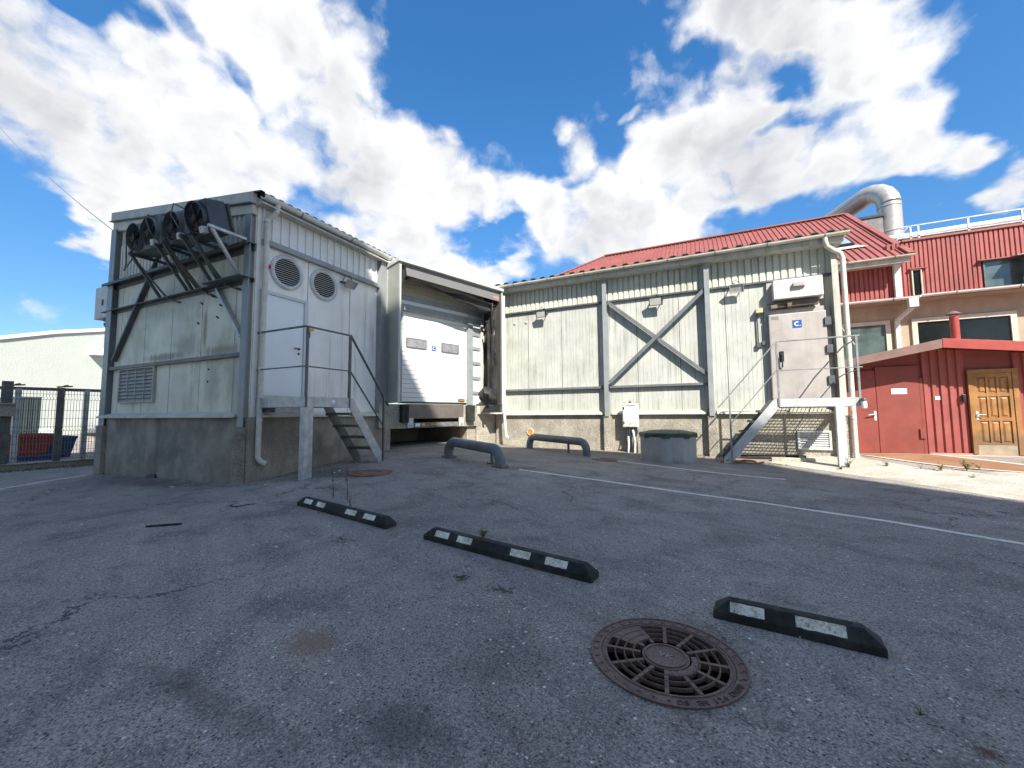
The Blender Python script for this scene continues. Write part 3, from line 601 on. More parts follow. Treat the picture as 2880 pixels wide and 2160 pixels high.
mb = MB(); mb.box(RF, 6.075, 6.215, .0, .05, 3.205, 3.255); mb.build('yellow_box', m_yellow, B1, bevel=.006)

# ------------------------------------------------------------------ red beacon
BC = thing('beacon', tuple(RF.p(5.105, 0, 4.33)), 'small red dome lamp beside the left round louvre', 'lamp')
mb = MB(); mb.lathe(RF.p(5.105, .004, 4.33), [(.05, 0), (.05, .025), (.042, .03)], 16, V((1, 0, 0)), cap=True); mb.build('base', m_blackp, BC)
mb = MB(); mb.lathe(RF.p(5.105, .034, 4.33), [(.046, 0), (.046, .03), (.038, .06), (.02, .075), (0, .08)], 16, V((1, 0, 0))); mb.build('dome', m_redlamp, BC, smooth=True)

# ------------------------------------------------------------------ floodlights
def floodlight(fr, u, z, label, tilt=.5, body=None, cable=True, loopdir=1, sz=1.0):
    t = thing('floodlight', tuple(fr.p(u, 0, z)), label, 'lamp', 'floodlights on the cream and white walls')
    c = fr.p(u, .21, z); fw = (fr.n * math.cos(tilt) + V((0, 0, -1)) * math.sin(tilt)).normalized(); sd = fr.u; up = sd.cross(fw) * (1 if sd.cross(fw).z > 0 else -1)
    W, H, Dp = .15 * sz, .105 * sz, .06
    def Q(a, b, d): return c + sd * a + up * b + fw * d
    mb = MB(); mb.prism([Q(-W * .7, -H * .6, -Dp), Q(W * .7, -H * .6, -Dp), Q(W * .7, H * .6, -Dp), Q(-W * .7, H * .6, -Dp)], [Q(-W, -H, Dp * .3), Q(W, -H, Dp * .3), Q(W, H, Dp * .3), Q(-W, H, Dp * .3)])
    for a, b, e, f in ((-W, -H, W, -H + .018), (-W, H - .018, W, H), (-W, -H + .018, -W + .018, H - .018), (W - .018, -H + .018, W, H - .018)):
        mb.hexa([Q(a, b, Dp * .31), Q(e, b, Dp * .31), Q(e, f, Dp * .31), Q(a, f, Dp * .31), Q(a, b, Dp * .75), Q(e, b, Dp * .75), Q(e, f, Dp * .75), Q(a, f, Dp * .75)])
    mb.build('housing', body or m_blackp, t)
    mb = MB(); mb.face([Q(-W + .018, -H + .018, Dp * .45), Q(W - .018, -H + .018, Dp * .45), Q(W - .018, H - .018, Dp * .45), Q(-W + .018, H - .018, Dp * .45)]); mb.build('glass', m_floodg, t)
    mb = MB(); mb.bar(fr.p(u - W * .9, .21, z - .0), fr.p(u - W * .9, .03, z + .05), .012, .03); mb.bar(fr.p(u + W * .9, .21, z), fr.p(u + W * .9, .03, z + .05), .012, .03); mb.box(fr, u - W, u + W, .012, .03, z + .03, z + .07); mb.build('bracket', m_galv_d, t)
    if cable:
        mb = MB(); mb.tube([fr.p(u - .1 * loopdir, .16, z + .08), fr.p(u - .08 * loopdir, .13, z + .2), fr.p(u - .02 * loopdir, .10, z + .26), fr.p(u + .08 * loopdir, .09, z + .18), fr.p(u + .11 * loopdir, .06, z + .06)], .009, 6); mb.build('cable', m_blackp, t)
    return t
floodlight(RF, 7.08, 4.52, 'slim grey floodlight beside the right round louvre', .75, m_galv, True, -1)

# ------------------------------------------------------------------ fan units on brackets
def fan_unit(u0, u1, fans, label, casing, n0=.50, n1=.84, z0=4.80, z1=5.40, coil=True):
    t = thing('fan_unit', tuple(LF.p((u0 + u1) / 2, n0, z0)), label, 'fan unit', 'fan units on the gable')
    mb = MB(); mb.box(LF, u0, u1, n0, n1, z0, z1); mb.build('casing', casing, t, bevel=.01)
    mb = MB()
    for i in range(26):
        z = z0 + .03 + (z1 - z0 - .06) * i / 25; mb.box(LF, u0 + .02, u1 - .02, n0 - .10, n0, z - .004, z + .004)
    for i in range(18):
        z = z0 + .04 + (z1 - z0 - .08) * i / 17; mb.tube([LF.p(u1 - .02, n0 - .02, z), LF.p(u1 + .025, n0 - .03, z + .006), LF.p(u1 + .025, n0 - .07, z + .014), LF.p(u1 - .02, n0 - .08, z + .02)], .008, 5)
    mb.build('coil', m_fin, t)
    for fu in fans:
        c = LF.p(fu, n1, (z0 + z1) / 2 + .01); ax = LF.n; rr = .285
        mb = MB(); mb.lathe(c, [(rr + .012, 0.0), (rr, .07), (rr - .012, .07), (rr - .004, 0)], 28, ax)
        ring = mb.build('fan_shroud', casing, t, smooth=True)
        mb = MB(); a = V((1, 0, 0)); b = V((0, 0, 1))
        for q in range(7):
            r_ = rr * (q + 1) / 7; dd = .07 + .075 * (1 - (r_ / rr) ** 2)
            mb.tube([c + ax * dd + (a * math.cos(s) + b * math.sin(s)) * r_ for s in [2 * math.pi * k / 22 for k in range(23)]], .0035, 4, caps=False)
        for k in range(10):
            s = 2 * math.pi * k / 10; mb.tube([c + ax * (.07 + .075 * (1 - f * f)) + (a * math.cos(s) + b * math.sin(s)) * rr * f for f in (0, .4, .7, 1)], .004, 4)
        mb.build('fan_guard', m_blackp, ring)
        mb = MB(); mb.lathe(c + ax * .02, [(.06, -.03), (.06, .05), (0, .055)], 12, ax)
        for k in range(5):
            s = 2 * math.pi * k / 5 + .3; s2 = s + .75; p = lambda r_, tt, d: c + ax * d + (a * math.cos(tt) + b * math.sin(tt)) * r_
            mb.prism([p(.05, s, .045), p(.24, s + .1, .05), p(.24, s2, .005), p(.05, s2 - .2, .01)], [p(.05, s, .039), p(.24, s + .1, .044), p(.24, s2, -.001), p(.05, s2 - .2, .004)])
        mb.build('fan', m_blackp, ring)
        mb = MB(); mb.lathe(c + ax * .004, [(0, 0), (rr - .01, 0)], 28, ax); mb.build('fan_throat', m_pit, ring)
    mb = MB(); mb.box(LF, u1 - .22, u1 - .10, n1 + .002, n1 + .10, z0 - .02, z0 + .10); mb.build('terminal_box', m_cap, t, bevel=.006)
    return t
FU1 = fan_unit(-11.0, -9.75, (-10.68, -10.08), 'widest fan unit, two fans side by side, at the left end of the row', m_unitgrey, .40, .76, 4.82, 5.40)
FU2 = fan_unit(-9.68, -8.86, (-9.27,), 'grey-green single fan unit in the middle of the row on the gable', m_unitgrey, .40, .72, 4.80, 5.34)
FU3 = fan_unit(-8.74, -8.06, (-8.40,), 'darkest single fan unit at the right end of the row, nearest the roof corner', m_unitdark, .40, .74, 4.80, 5.38)
for f_, a_ in ((FU1, 7), (FU2, 9), (FU3, 15)): f_.rotation_euler.x = R(a_)      # the casings lean forward
bl = ['leftmost of the six steel brackets, under the left end of the two-fan unit', 'bracket under the right end of the two-fan unit, carrying a bundle of pipes', 'bracket under the left end of the middle fan unit, beside the pipe bundle',
      'bracket under the right end of the middle fan unit', 'bracket under the left end of the darkest fan unit', 'rightmost and palest steel bracket, under the outer end of the darkest fan unit']
for i, (u, uf) in enumerate(((-10.90, -11.30), (-9.86, -10.16), (-9.60, -9.98), (-8.94, -9.20), (-8.62, -8.98), (-7.99, -8.26))):
    t = thing('wall_bracket', tuple(LF.p(u, 0, 4.02)), bl[i], 'bracket', 'steel brackets under the fan units'); mt = m_galv if i == 5 else m_galv_d
    u2 = u
    mb = MB(); mb.box(LF, u - .03, u + .03, .16, .84, 4.735, 4.79); mb.build('arm', mt, t, bevel=.003)
    mb = MB(); mb.bar(LF.p(u, .78, 4.74), LF.p(uf, .06, 4.03), .055, .05, V((1, 0, 0))); mb.build('strut', mt, t, bevel=.003)
for i, (u, lab, k) in enumerate(((-10.98, 'thin grey pipe pair down the leftmost fan bracket', 2), (-9.72, 'bundle of rusty pipes between the two-fan unit and middle unit brackets', 5), (-8.80, 'dark pipe bundle down beside the darkest fan unit', 3))):
    t = MB()
    for q in range(k):
        uu = u + q * .035; t.tube([LF.p(uu, .74 + .02 * (q % 2), 5.0 - .03 * q), LF.p(uu, .78, 4.82), LF.p(uu - .0, .70, 4.68), LF.p(uu, .15, 4.06), LF.p(uu + .05, .07, 3.96), LF.p(uu + .35, .05, 3.88 - .02 * q), LF.p(uu + .40, .0, 3.88 - .02 * q)], .013, 6)
    if i == 0:
        t.tube([LF.p(-11.75, .55, 4.75), LF.p(-11.62, .62, 5.25), LF.p(-11.60, .62, 5.50), LF.p(-11.55, .62, 5.56), LF.p(-11.48, .62, 5.54), LF.p(-11.46, .62, 5.42), LF.p(-11.38, .62, 5.36), LF.p(-11.0, .55, 5.34)], .014, 8)
        t.tube([LF.p(-11.75, .55, 4.75), LF.p(-11.70, .60, 4.6), LF.p(-11.0, .72, 4.72)], .014, 8)
    if i == 1: t.tube([LF.p(-9.95, .75, 5.35), LF.p(-9.9, .95, 5.33), LF.p(-9.85, 1.0, 5.2), LF.p(-9.72, .95, 4.9), LF.p(-9.70, .78, 4.75)], .012, 6)
    if i == 2: t.tube([LF.p(-8.95, .74, 5.32), LF.p(-8.95, .95, 5.34), LF.p(-8.92, 1.0, 5.1), LF.p(-8.82, .9, 4.85), LF.p(-8.80, .76, 4.75)], .012, 6)
    tag(t.build('refrigerant_pipe', m_galv_d if i != 1 else M('rusty_pipe_lagging', (.12, .10, .075), .7, var=.3, vs=8)), lab, 'pipes', 'pipes below the fan units')
# air unit on the far left side, seen edge-on
SL = Frame((XL, 0), (0, 1), (-1, 0))
AU = thing('air_unit', tuple(SL.p(5.2, .3, 3.9)), 'pale boxed air unit on a bracket beyond the far left corner', 'air unit')
mb = MB(); mb.box(SL, 4.90, 5.25, .14, 1.12, 3.95, 4.82); mb.build('casing', m_cap, AU, bevel=.012)
mb = MB(); mb.box(SL, 5.25, 5.60, .18, 1.05, 4.0, 4.76); mb.build('coil', m_fin, AU)
mb = MB(); mb.box(SL, 4.888, 4.90, .62, .70, 4.3, 4.45); mb.build('badge', m_blackp, AU)
mb = MB(); mb.bar(SL.p(5.1, .0, 3.86), SL.p(5.1, 1.05, 3.86), .05, .06); mb.bar(SL.p(5.1, 1.0, 3.84), SL.p(5.1, .02, 3.0), .05, .06, V((0, 1, 0))); mb.box(SL, 5.0, 5.2, .2, .85, 3.89, 3.985); mb.build('bracket', m_galv_d, AU)
# overhead wire
p0 = LF.p(XL + .02, .05, 6.15); d = ray(-30, 322); p1 = CAM + d * ((-30.0) / d.x)
mb = MB(); mb.tube([p0.lerp(p1, i / 14) - V((0, 0, .25 * 4 * (i / 14) * (1 - i / 14))) for i in range(15)], .009, 5); tag(mb.build('overhead_wire', m_wire), 'thin overhead wire running from the gable top into the clouds', 'wire')

# ------------------------------------------------------------------ left steel platform and stair
def grating(mb, fr, u0, u1, n0, n1, z, pitch=.062, th=.006, hh=.024, cross=.085):
    n = n0
    while n < n1: mb.box(fr, u0, u1, n, n + th, z - hh, z); n += pitch
    u = u0 + .02
    while u < u1: mb.box(fr, u, u + th, n0, n1, z - hh * .7, z - .002); u += cross
def stair(fr, sgn, name, label, U0, U1, n0, n1, zp, legs, posts, rails, bot, matf, matd, treads, back_rail=None):
    t = thing(name, tuple(fr.p(U0, n0, 0)), label, 'stairs')
    mb = MB(); grating(mb, fr, U0 + .04, U1 - .04, n0 + .01, n1 - .04, zp - .003); mb.build('deck_grating', matd, t)
    mb = MB(); mb.box(fr, U0, U1, n1 - .04, n1, zp - .19, zp); mb.box(fr, U0, U0 + .04, n0, n1 - .04, zp - .19, zp); mb.box(fr, U1 - .04, U1, n0, n1 - .04, zp - .19, zp); mb.box(fr, U0 + .04, U1 - .04, (n0 + n1) / 2, (n0 + n1) / 2 + .04, zp - .15, zp - .035); mb.build('deck_frame', matf, t, bevel=.003)
    for (u, n, w_, zb) in legs: mb = MB(); mb.box(fr, u, u + w_, n - .13, n, zb - .12, zp - .19); mb.build('leg', matf, t, bevel=.004)
    ub, zb = bot; ua = U1 if sgn > 0 else U0
    for n in (n1 - .02, n0 + .66 if sgn > 0 else n0 + .52):
        mb = MB(); a = fr.p(ua, n, zp - .10); b_ = fr.p(ub - sgn * .10, n, zb + .02)
        mb.prism([fr.p(ua, n - .012, zp - .005), fr.p(ua + sgn * .10, n - .012, zp - .005), fr.p(ub + sgn * .02, n - .012, zb + .13), fr.p(ub + sgn * .02, n - .012, zb), fr.p(ub - sgn * .14, n - .012, zb), fr.p(ua, n - .012, zp - .20)],
                 [fr.p(ua, n + .0, zp - .005), fr.p(ua + sgn * .10, n + .0, zp - .005), fr.p(ub + sgn * .02, n + .0, zb + .13), fr.p(ub + sgn * .02, n + .0, zb), fr.p(ub - sgn * .14, n + .0, zb), fr.p(ua, n + .0, zp - .20)])
        mb.build('stringer', matf if n > 1 else matd, t, bevel=.002)
    nn = n0 + .66 if sgn > 0 else n0 + .52
    for (u, z) in treads:
        mb = MB(); a, b_ = (u - .05, u + .20) if sgn > 0 else (u - .20, u + .05)
        grating(mb, fr, a + .01, b_ - .01, nn + .004, n1 - .034, z, .03, .004, .03, .09); mb.box(fr, b_ - .012 if sgn > 0 else a, b_ if sgn > 0 else a + .012, nn + .002, n1 - .034, z - .045, z + .001); mb.box(fr, a if sgn > 0 else b_ - .012, a + .012 if sgn > 0 else b_, nn + .002, n1 - .034, z - .045, z + .001)
        mb.box(fr, a, b_, n1 - .036, n1 - .033, z - .06, z); mb.box(fr, a, b_, nn + .001, nn + .004, z - .06, z)
        mb.build('tread', matd, t)
    mb = MB()
    for (u, n, z0, z1) in posts: mb.box(fr, u - .02, u + .02, n - .02, n + .02, z0, z1)
    for seg in rails:
        for a, b_ in zip(seg[0], seg[0][1:]): mb.bar(fr.p(*a), fr.p(*b_), seg[1], seg[2])
    mb.build('railing', m_galv_d if sgn > 0 else M('dull_grey_rail', (.27, .275, .265), .5, metal=.2, var=.2, vs=8), t, bevel=.003)
    return t
T1 = stair(RF, 1, 'steel_stair', 'grey steel door platform with four open treads at the white door', 4.98, 6.03, .0, 1.41, 1.645,
   [(5.0, 1.41, .18, .13)], [(5.02, 1.40, 1.45, 2.92), (6.02, 1.40, 1.45, 2.92), (7.01, 1.40, .20, 1.70)],
   [([(4.98, .02, 2.94), (4.98, 1.40, 2.94), (6.03, 1.40, 2.94), (7.16, 1.40, 1.50)], .045, .028), ([(4.98, .02, 2.20), (4.98, 1.40, 2.20), (6.03, 1.40, 2.20), (7.02, 1.40, 1.03)], .03, .022)],
   (7.05, .22), m_galv, m_galv_d, [(6.12, 1.345), (6.31, 1.09), (6.52, .842), (6.73, .588)])
mb = MB(); mb.box(RF, 5.58, 5.66, 1.411, 1.414, 1.53, 1.60); mb.build('label_plate', m_signwhite, T1)
mb = MB(); mb.box(RF, 5.06, 5.22, .12, .26, 1.36, 1.455); mb.build('support_block', m_galv_d, T1)

# ================================================================== LOADING DOCK BAY
DB = thing('loading_dock', tuple(DK.p(1.9, 0, .3)), 'loading dock bay with white sectional door and boxy shelter', 'loading dock')
mb = MB(); mb.box(DK, -.08, .54, -.25, 0, 1.64, 5.42); mb.box(DK, 2.975, 4.30, -.25, 0, 1.58, 5.42); mb.box(DK, .54, 2.975, -.25, 0, 4.34, 5.42); DW = mb.build('wall', M('pale_dock_wall', (.52, .53, .50), .6, var=.06, vs=2), DB)
mb = MB(); k = 5
for i in range(k): mb.box(DK, .02, 3.60, .003, .02, 4.79 + .60 * i / k, 4.79 + .60 * (i + 1) / k - .012)
mb.build('slat_panel', m_cream_slat, DB)
mb = MB(); mb.box(DK, .02, 3.60, .003, .05, 4.635, 4.785); mb.box(DK, .02, 3.60, .003, .05, 4.335, 4.515); mb.box(DK, 2.975, 3.185, .003, .06, 1.60, 4.333); mb.box(DK, .40, .535, .003, .05, 1.64, 4.333)
for z in (1.95, 2.45, 2.95, 3.45, 3.92): mb.box(DK, 3.186, 3.50, .003, .045, z, z + .11)
mb.build('door_frame', m_blue, DB, bevel=.003)
mb = MB(); mb.box(DK, .02, 2.97, .003, .022, 4.517, 4.633); mb.box(DK, 3.19, 3.515, .002, .012, 1.6, 4.333); mb.build('white_trim', m_slat, DB)
mb = MB(); mb.box(DK, 3.52, 3.62, .003, .09, 1.60, 4.62); mb.build('jamb_strip', m_cap, DB, bevel=.004)
mb = MB(); mb.box(DK, .545, 2.965, -.10, -.092, 1.665, 4.325); mb.build('door_backing', m_galv_d, DB)
mb = MB(); k = 20; z0, z1 = 1.665, 4.325
for i in range(k):
    a, b_ = z0 + (z1 - z0) * i / k, z0 + (z1 - z0) * (i + 1) / k
    mb.prism([DK.p(.54, -.09, a + .008), DK.p(.54, -.076, a + .008), DK.p(.54, -.07, a + .016), DK.p(.54, -.07, b_ - .006), DK.p(.54, -.078, b_), DK.p(.54, -.09, b_)], [DK.p(2.97, -.09, a + .008), DK.p(2.97, -.076, a + .008), DK.p(2.97, -.07, a + .016), DK.p(2.97, -.07, b_ - .006), DK.p(2.97, -.078, b_), DK.p(2.97, -.09, b_)])
DD = mb.build('sectional_door', m_slat, DB)
def rrect(b, fr, u0, u1, z0, z1, r, n0, n1):
    pts = []
    for cx, cz, t0 in ((u1 - r, z1 - r, 0), (u0 + r, z1 - r, 90), (u0 + r, z0 + r, 180), (u1 - r, z0 + r, 270)):
        for i in range(6): t = R(t0 + 18 * i); pts.append((cx + r * math.cos(t), cz + r * math.sin(t)))
    b.poly(fr, pts, n0, n1)
for u0, u1, z0, z1 in ((.72, 1.43, 3.26, 3.565), (1.98, 2.675, 3.245, 3.555)):
    mb = MB(); rrect(mb, DK, u0, u1, z0, z1, .05, -.072, -.052); wd = mb.build('window', M('grey_rubber_window_rim', (.13, .125, .125), .6), DD)
    mb = MB(); rrect(mb, DK, u0 + .03, u1 - .03, z0 + .03, z1 - .03, .035, -.054, -.048); mb.build('pane', m_grey_win, wd)
def csign(fr, u, z, n, s, par):
    b = MB(); b.box(fr, u - s, u + s, n, n + .006, z - s, z + s); o = b.build('sign', m_signblue, par)
    o['label'] = 'blue square sign with a white letter C'
    M4 = Matrix.Translation(fr.p(u, n + .008, z)) @ Matrix(((fr.u.x, 0, fr.n.x, 0), (fr.u.y, 0, fr.n.y, 0), (0, 1, 0, 0), (0, 0, 0, 1)))
    b = MB()
    ring = [(math.cos(t), math.sin(t)) for t in [R(50) + R(260) * i / 18 for i in range(19)]]
    for (c0, s0), (c1, s1) in zip(ring, ring[1:]):
        f = lambda cc, ss, r_, nn: fr.p(u - s * .05 + cc * r_ * s, nn, z + ss * r_ * s)
        b.prism([f(c0, s0, .36, n + .006), f(c1, s1, .36, n + .006), f(c1, s1, .60, n + .006), f(c0, s0, .60, n + .006)], [f(c0, s0, .36, n + .010), f(c1, s1, .36, n + .010), f(c1, s1, .60, n + .010), f(c0, s0, .60, n + .010)])
    b.box(fr, u + s * .48, u + s * .68, n + .006, n + .010, z - s * .62, z - s * .42)
    b.build('lettering', m_signwhite, o)
csign(DK, 1.70, 3.33, -.068, .075, DD)
mb = MB(); mb.box(DK, 2.66, 2.93, -.072, -.062, 1.70, 1.79); st = mb.build('maker_plate', m_blackp, DD)
mb = MB(); mb.box(DK, 2.69, 2.90, -.0615, -.058, 1.735, 1.765); mb.build('plate_strip', m_orange, st)
mb = MB(); mb.box(DK, .50, 2.99, -.10, -.03, 1.62, 1.664); mb.build('bottom_seal', m_blackp, DD)
# dock lip, leveller, bumpers
mb = MB(); mb.box(DK, .74, 2.80, -.9, .02, 1.585, 1.61); mb.box(DK, .74, 2.80, .0, .03, 1.18, 1.585); mb.build('dock_leveller', m_tread, DB)
mb = MB(); mb.box(DK, .12, .735, -.5, .0, .90, 1.60); mb.box(DK, 2.81, 3.40, -.5, .0, .90, 1.60); mb.box(DK, .735, 2.81, -.5, -.08, .90, .985); mb.box(DK, 3.40, 4.36, -.5, .0, -.5, 1.30); mb.box(DK, 3.06, 3.40, -.5, -.1, -.5, .90); mb.box(DK, -.14, .215, -.5, .02, -.5, 1.60)
mb.build('dock_front', m_conc, DB, bevel=.012)
mb = MB(); mb.box(DK, .2, 3.1, -3.2, -3.1, -.6, 1.6); mb.box(DK, -.1, .2, -3.2, -.5, -.6, 1.6); mb.box(DK, 3.1, 3.4, -3.2, -.5, -.6, 1.6); mb.box(DK, -.1, 3.4, -3.2, -.95, 1.30, 1.6); mb.build('pit_lining', m_conc_d, DB)
mb = MB(); mb.box(DK, .93, 2.60, -.06, -.0, .93, 1.06); mb.build('cross_beam', M('dirty_grey_beam', (.17, .17, .165), .6, var=.25, vs=8), DB)
mb = MB()
for a, b_ in ((1.02, 1.18), ): mb.box(DK, a, b_, .0, .006, .945, 1.04)
mb.build('white_reflector', m_signwhite, DB)
mb = MB(); mb.box(DK, 1.25, 1.35, .0, .006, .95, 1.04); mb.build('yellow_reflector', M('amber_sticker', (.75, .42, .05), .5), DB)
mb = MB(); mb.box(DK, 1.57, 1.80, .0, .006, .97, 1.02); mb.build('orange_sticker', m_orange, DB)
for u in (.74, 2.62):
    mb = MB(); mb.box(DK, u, u + .19, .0, .04, .92, 1.20); br_ = mb.build('lip_bracket', m_galv_w, DB, bevel=.004)
    mb = MB(); mb.lathe(DK.p(u + .07, .04, .98), [(.014, 0), (.014, .01), (0, .012)], 8, DK.n); mb.lathe(DK.p(u + .12, .04, .98), [(.014, 0), (.014, .01), (0, .012)], 8, DK.n); mb.build('bolt', m_blackp, br_)
for u0, u1 in ((.49, .725), (2.90, 3.20)):
    mb = MB(); mb.box(DK, u0, u1, .002, .15, 1.07, 1.58); bp = mb.build('dock_bumper', m_black, DB, bevel=.02)
    for z in (1.20, 1.46): mb = MB(); mb.lathe(DK.p((u0 + u1) / 2 + .02, .1505, z), [(.035, 0), (.028, .001), (0, .002)], 12, DK.n); mb.build('bolt_hole', m_pit, bp)
# shelter box
mb = MB(); mb.box(DK, -.04, .0, .0, .80, 1.61, 5.42); mb.build('shelter_side_panel', m_shelter, DB, bevel=.004)
mb = MB(); mb.box(DK, 3.74, 3.80, .0, .80, 1.61, 5.42); mb.build('shelter_side_panel', M('dark_brown_panel', (.085, .08, .075), .5, var=.1, vs=2), DB, bevel=.004)  # right side panel, darker and browner than the left one
mb = MB(); mb.box(DK, .001, .03, .76, .80, 1.61, 5.40); mb.box(DK, 3.801, 3.84, .70, .82, 1.62, 5.40); mb.build('shelter_edge_trim', m_cap, DB)
mb = MB(); mb.prism([DK.p(-.07, 0, 5.36), DK.p(-.07, .86, 5.40), DK.p(-.07, .86, 5.49), DK.p(-.07, .80, 5.51), DK.p(-.07, 0, 5.46)], [DK.p(3.86, 0, 5.36), DK.p(3.86, .86, 5.40), DK.p(3.86, .86, 5.49), DK.p(3.86, .80, 5.51), DK.p(3.86, 0, 5.46)]); mb.build('shelter_roof', m_cap, DB, bevel=.012)
mb = MB(); mb.prism([DK.p(.18, .74, 5.40), DK.p(3.76, .74, 5.40), DK.p(3.76, .74, 5.06), DK.p(.22, .74, 5.09)], [DK.p(.18, .76, 5.40), DK.p(3.76, .76, 5.40), DK.p(3.76, .76, 5.06), DK.p(.22, .76, 5.09)]); mb.build('header_sheet', m_header, DB)
mb = MB(); mb.box(DK, 3.48, 3.70, .761, .766, 5.12, 5.20); mb.build('red_sticker', M('faded_red_sticker', (.62, .22, .17), .6), DB)
# left inner flap remnant
mb = MB(); mb.prism([DK.p(.01, .70, 5.36), DK.p(.16, .70, 5.36), DK.p(.20, .70, 5.10), DK.p(.10, .70, 4.72), DK.p(.02, .70, 4.55)], [DK.p(.01, .72, 5.36), DK.p(.16, .72, 5.36), DK.p(.20, .72, 5.10), DK.p(.10, .72, 4.72), DK.p(.02, .72, 4.55)]); mb.build('flap_remnant', m_blackp, DB)
# loose tarpaulin: swag under the header and torn curtain on the right
def cloth(rows, name, par):
    b = MB(); pv = None
    for r_ in rows:
        cur = [b.bm.verts.new(p) for p in r_]
        if pv:
            for i in range(len(cur) - 1): b.bm.faces.new((pv[i], pv[i + 1], cur[i + 1], cur[i]))
        pv = cur
    o = b.build(name, m_fabric, par, smooth=True); s_ = o.modifiers.new('solid', 'SOLIDIFY'); s_.thickness = .006
    return o
rows = []
for i in range(25):
    f = i / 24; u = .25 + 3.42 * f
    top = 5.07 - .03 * f; sag = .02 + .42 * max(0, f - .12) ** 1.1 * (1 - .25 * max(0, f - .85) * 5)
    row = []
    for q in range(10):
        g_ = q / 9; zz = top - .35 * max(0, f - .2) * .45 - sag * g_; nn = .70 - .16 * g_ + .05 * math.sin(7 * g_ + 3 * f) * min(1, f * 2)
        row.append(DK.p(u, nn, zz + .012 * math.sin(23 * f + 5 * g_)))
    rows.append(row)
cloth(rows, 'torn_header_curtain', DB)
for (uo, n_o, ztop, zbot, wd_, sd_) in ((3.56, .66, 4.95, 1.72, .26, 1), (3.44, .58, 4.45, 1.66, .24, 2), (3.64, .50, 4.95, 1.75, .20, 3), (3.50, .70, 3.9, 1.70, .14, 5)):
    random.seed(sd_); rows = []; ph = [random.uniform(0, 6) for _ in range(6)]
    for i in range(34):
        f = i / 33; z = ztop + (zbot - ztop) * f; row = []
        for q in range(15):
            g_ = q / 14; a = .05 * math.sin(g_ * 13 + ph[0] + 1.3 * math.sin(4 * f + ph[1])) + .02 * math.sin(g_ * 29 + 7 * f + ph[2])
            pinch = 1 - .45 * math.exp(-((f - .36) / .1) ** 2) - .15 * math.sin(6 * f + ph[3]) ** 2
            row.append(DK.p(uo + (g_ - .5) * wd_ * pinch + .02 * math.sin(5 * f + ph[4]), n_o + a, z + .18 * math.sin(g_ * 3.1 + ph[5]) * (f < .03 or f > .97)))
        rows.append(row)
    cloth(rows, 'torn_side_curtain', DB)
rows = []; random.seed(4)
for i in range(12):
    f = i / 11; row = []
    for q in range(16):
        t = 2 * math.pi * q / 15; r_ = (.05 + .22 * math.sin(math.pi * min(.97, f * .9 + .06))) * (1 + .25 * math.sin(3 * t + 4 * f) + .12 * math.sin(7 * t + 9 * f))
        row.append(DK.p(3.30 + r_ * math.cos(t) * 1.0 + .16 * f, .56 + r_ * math.sin(t) * .8, 2.18 - .58 * f))
    rows.append(row)
cloth(rows, 'curtain_bundle', DB)
mb = MB(); mb.box(DK, 3.62, 4.2, .02, .62, 1.30, 1.345); mb.build('shelter_shelf', m_cap, DB)
mb = MB(); mb.tube([DK.p(3.98, .72, 5.3), DK.p(3.98, .72, 2.0), DK.p(3.98, .74, 1.2), DK.p(4.0, .78, .58), DK.p(4.04, .84, .50)], .05, 12, caps=False); mb.build('downpipe', m_white, DB, smooth=True)

# ================================================================== LONG CREAM BUILDING
B2 = thing('long_store_building', (-1.5, 12.5, .1), 'long low cream-panelled building with an X brace on its sunlit wall', 'building')
UL, UR = -6.42, 3.20
mb = MB(); mb.box(RW, UL - .1, UR + .02, -4, .03, -1.0, 1.27); mb.build('plinth', m_conc, B2, bevel=.01)
mb = MB(); mb.box(RW, UL, UR, -3.9, 0, 1.25, 5.52); mb.build('wall', m_panel, B2)
mb = MB(); mb.corr(RW.p(UL + .12, .014, 4.80), (1, 0, 0), UR - UL - .14, (0, 0, .68), (0, -1, 0), .163, .032, top=.70, flank=.06); mb.build('corrugated_band', m_corr, B2)
mb = MB(); mb.box(RW, UL + .1, UR, .004, .075, 4.745, 4.80); mb.build('drip_rail', m_galv_d, B2, bevel=.003)
mb = MB(); mb.box(RW, UL + .1, UR + .08, -.02, .36, 5.48, 5.51); mb.box(RW, UL + .1, UR + .08, .362, .38, 5.47, 5.62); mb.build('eaves_board', m_fascia, B2)
mb = MB(); mb.corr(V((UL + .1, 12.5 - .47, 5.70)), (1, 0, 0), UR - UL + .1, (0, 4.2, .42), (0, 0, 1), .33, .055, top=.35, flank=.14); RO = mb.build('roof', m_dkroof, B2); so_ = RO.modifiers.new('solid', 'SOLIDIFY'); so_.thickness = .02
gutter(B2, RW, UL + .1, UR + .18, .46, 5.66, .065, mat=m_sill)
for u, ztop in ((-2.62, 5.42), (.235, 5.42), (3.10, 5.42)):
    mb = MB(); mb.box(RW, u - .065, u + .065, .24, .255, 1.20, ztop); mb.box(RW, u - .065, u + .065, .016, .03, 1.27, ztop); mb.box(RW, u - .006, u + .006, .03, .24, 1.20, ztop); mb.build('column', m_blue if u < 3 else m_fascia, B2, bevel=.002)
    mb = MB(); mb.box(RW, u - .11, u + .11, .031, .22, -.4, 1.20); mb.build('column_pier', m_conc, B2, bevel=.008)
mb = MB(); mb.box(RW, UL + .1, UL + .22, -.01, .10, 1.3, 5.47); mb.build('corner_flashing', m_white, B2)
for a, b_ in ((UL + .23, -2.69), (-2.55, .165)):
    mb = MB(); mb.box(RW, a, b_, .004, .11, 2.115, 2.13); mb.box(RW, a, b_, .004, .018, 2.055, 2.115); mb.box(RW, a, b_, .10, .11, 2.06, 2.115); mb.build('lower_rail', m_brace, B2, bevel=.002)
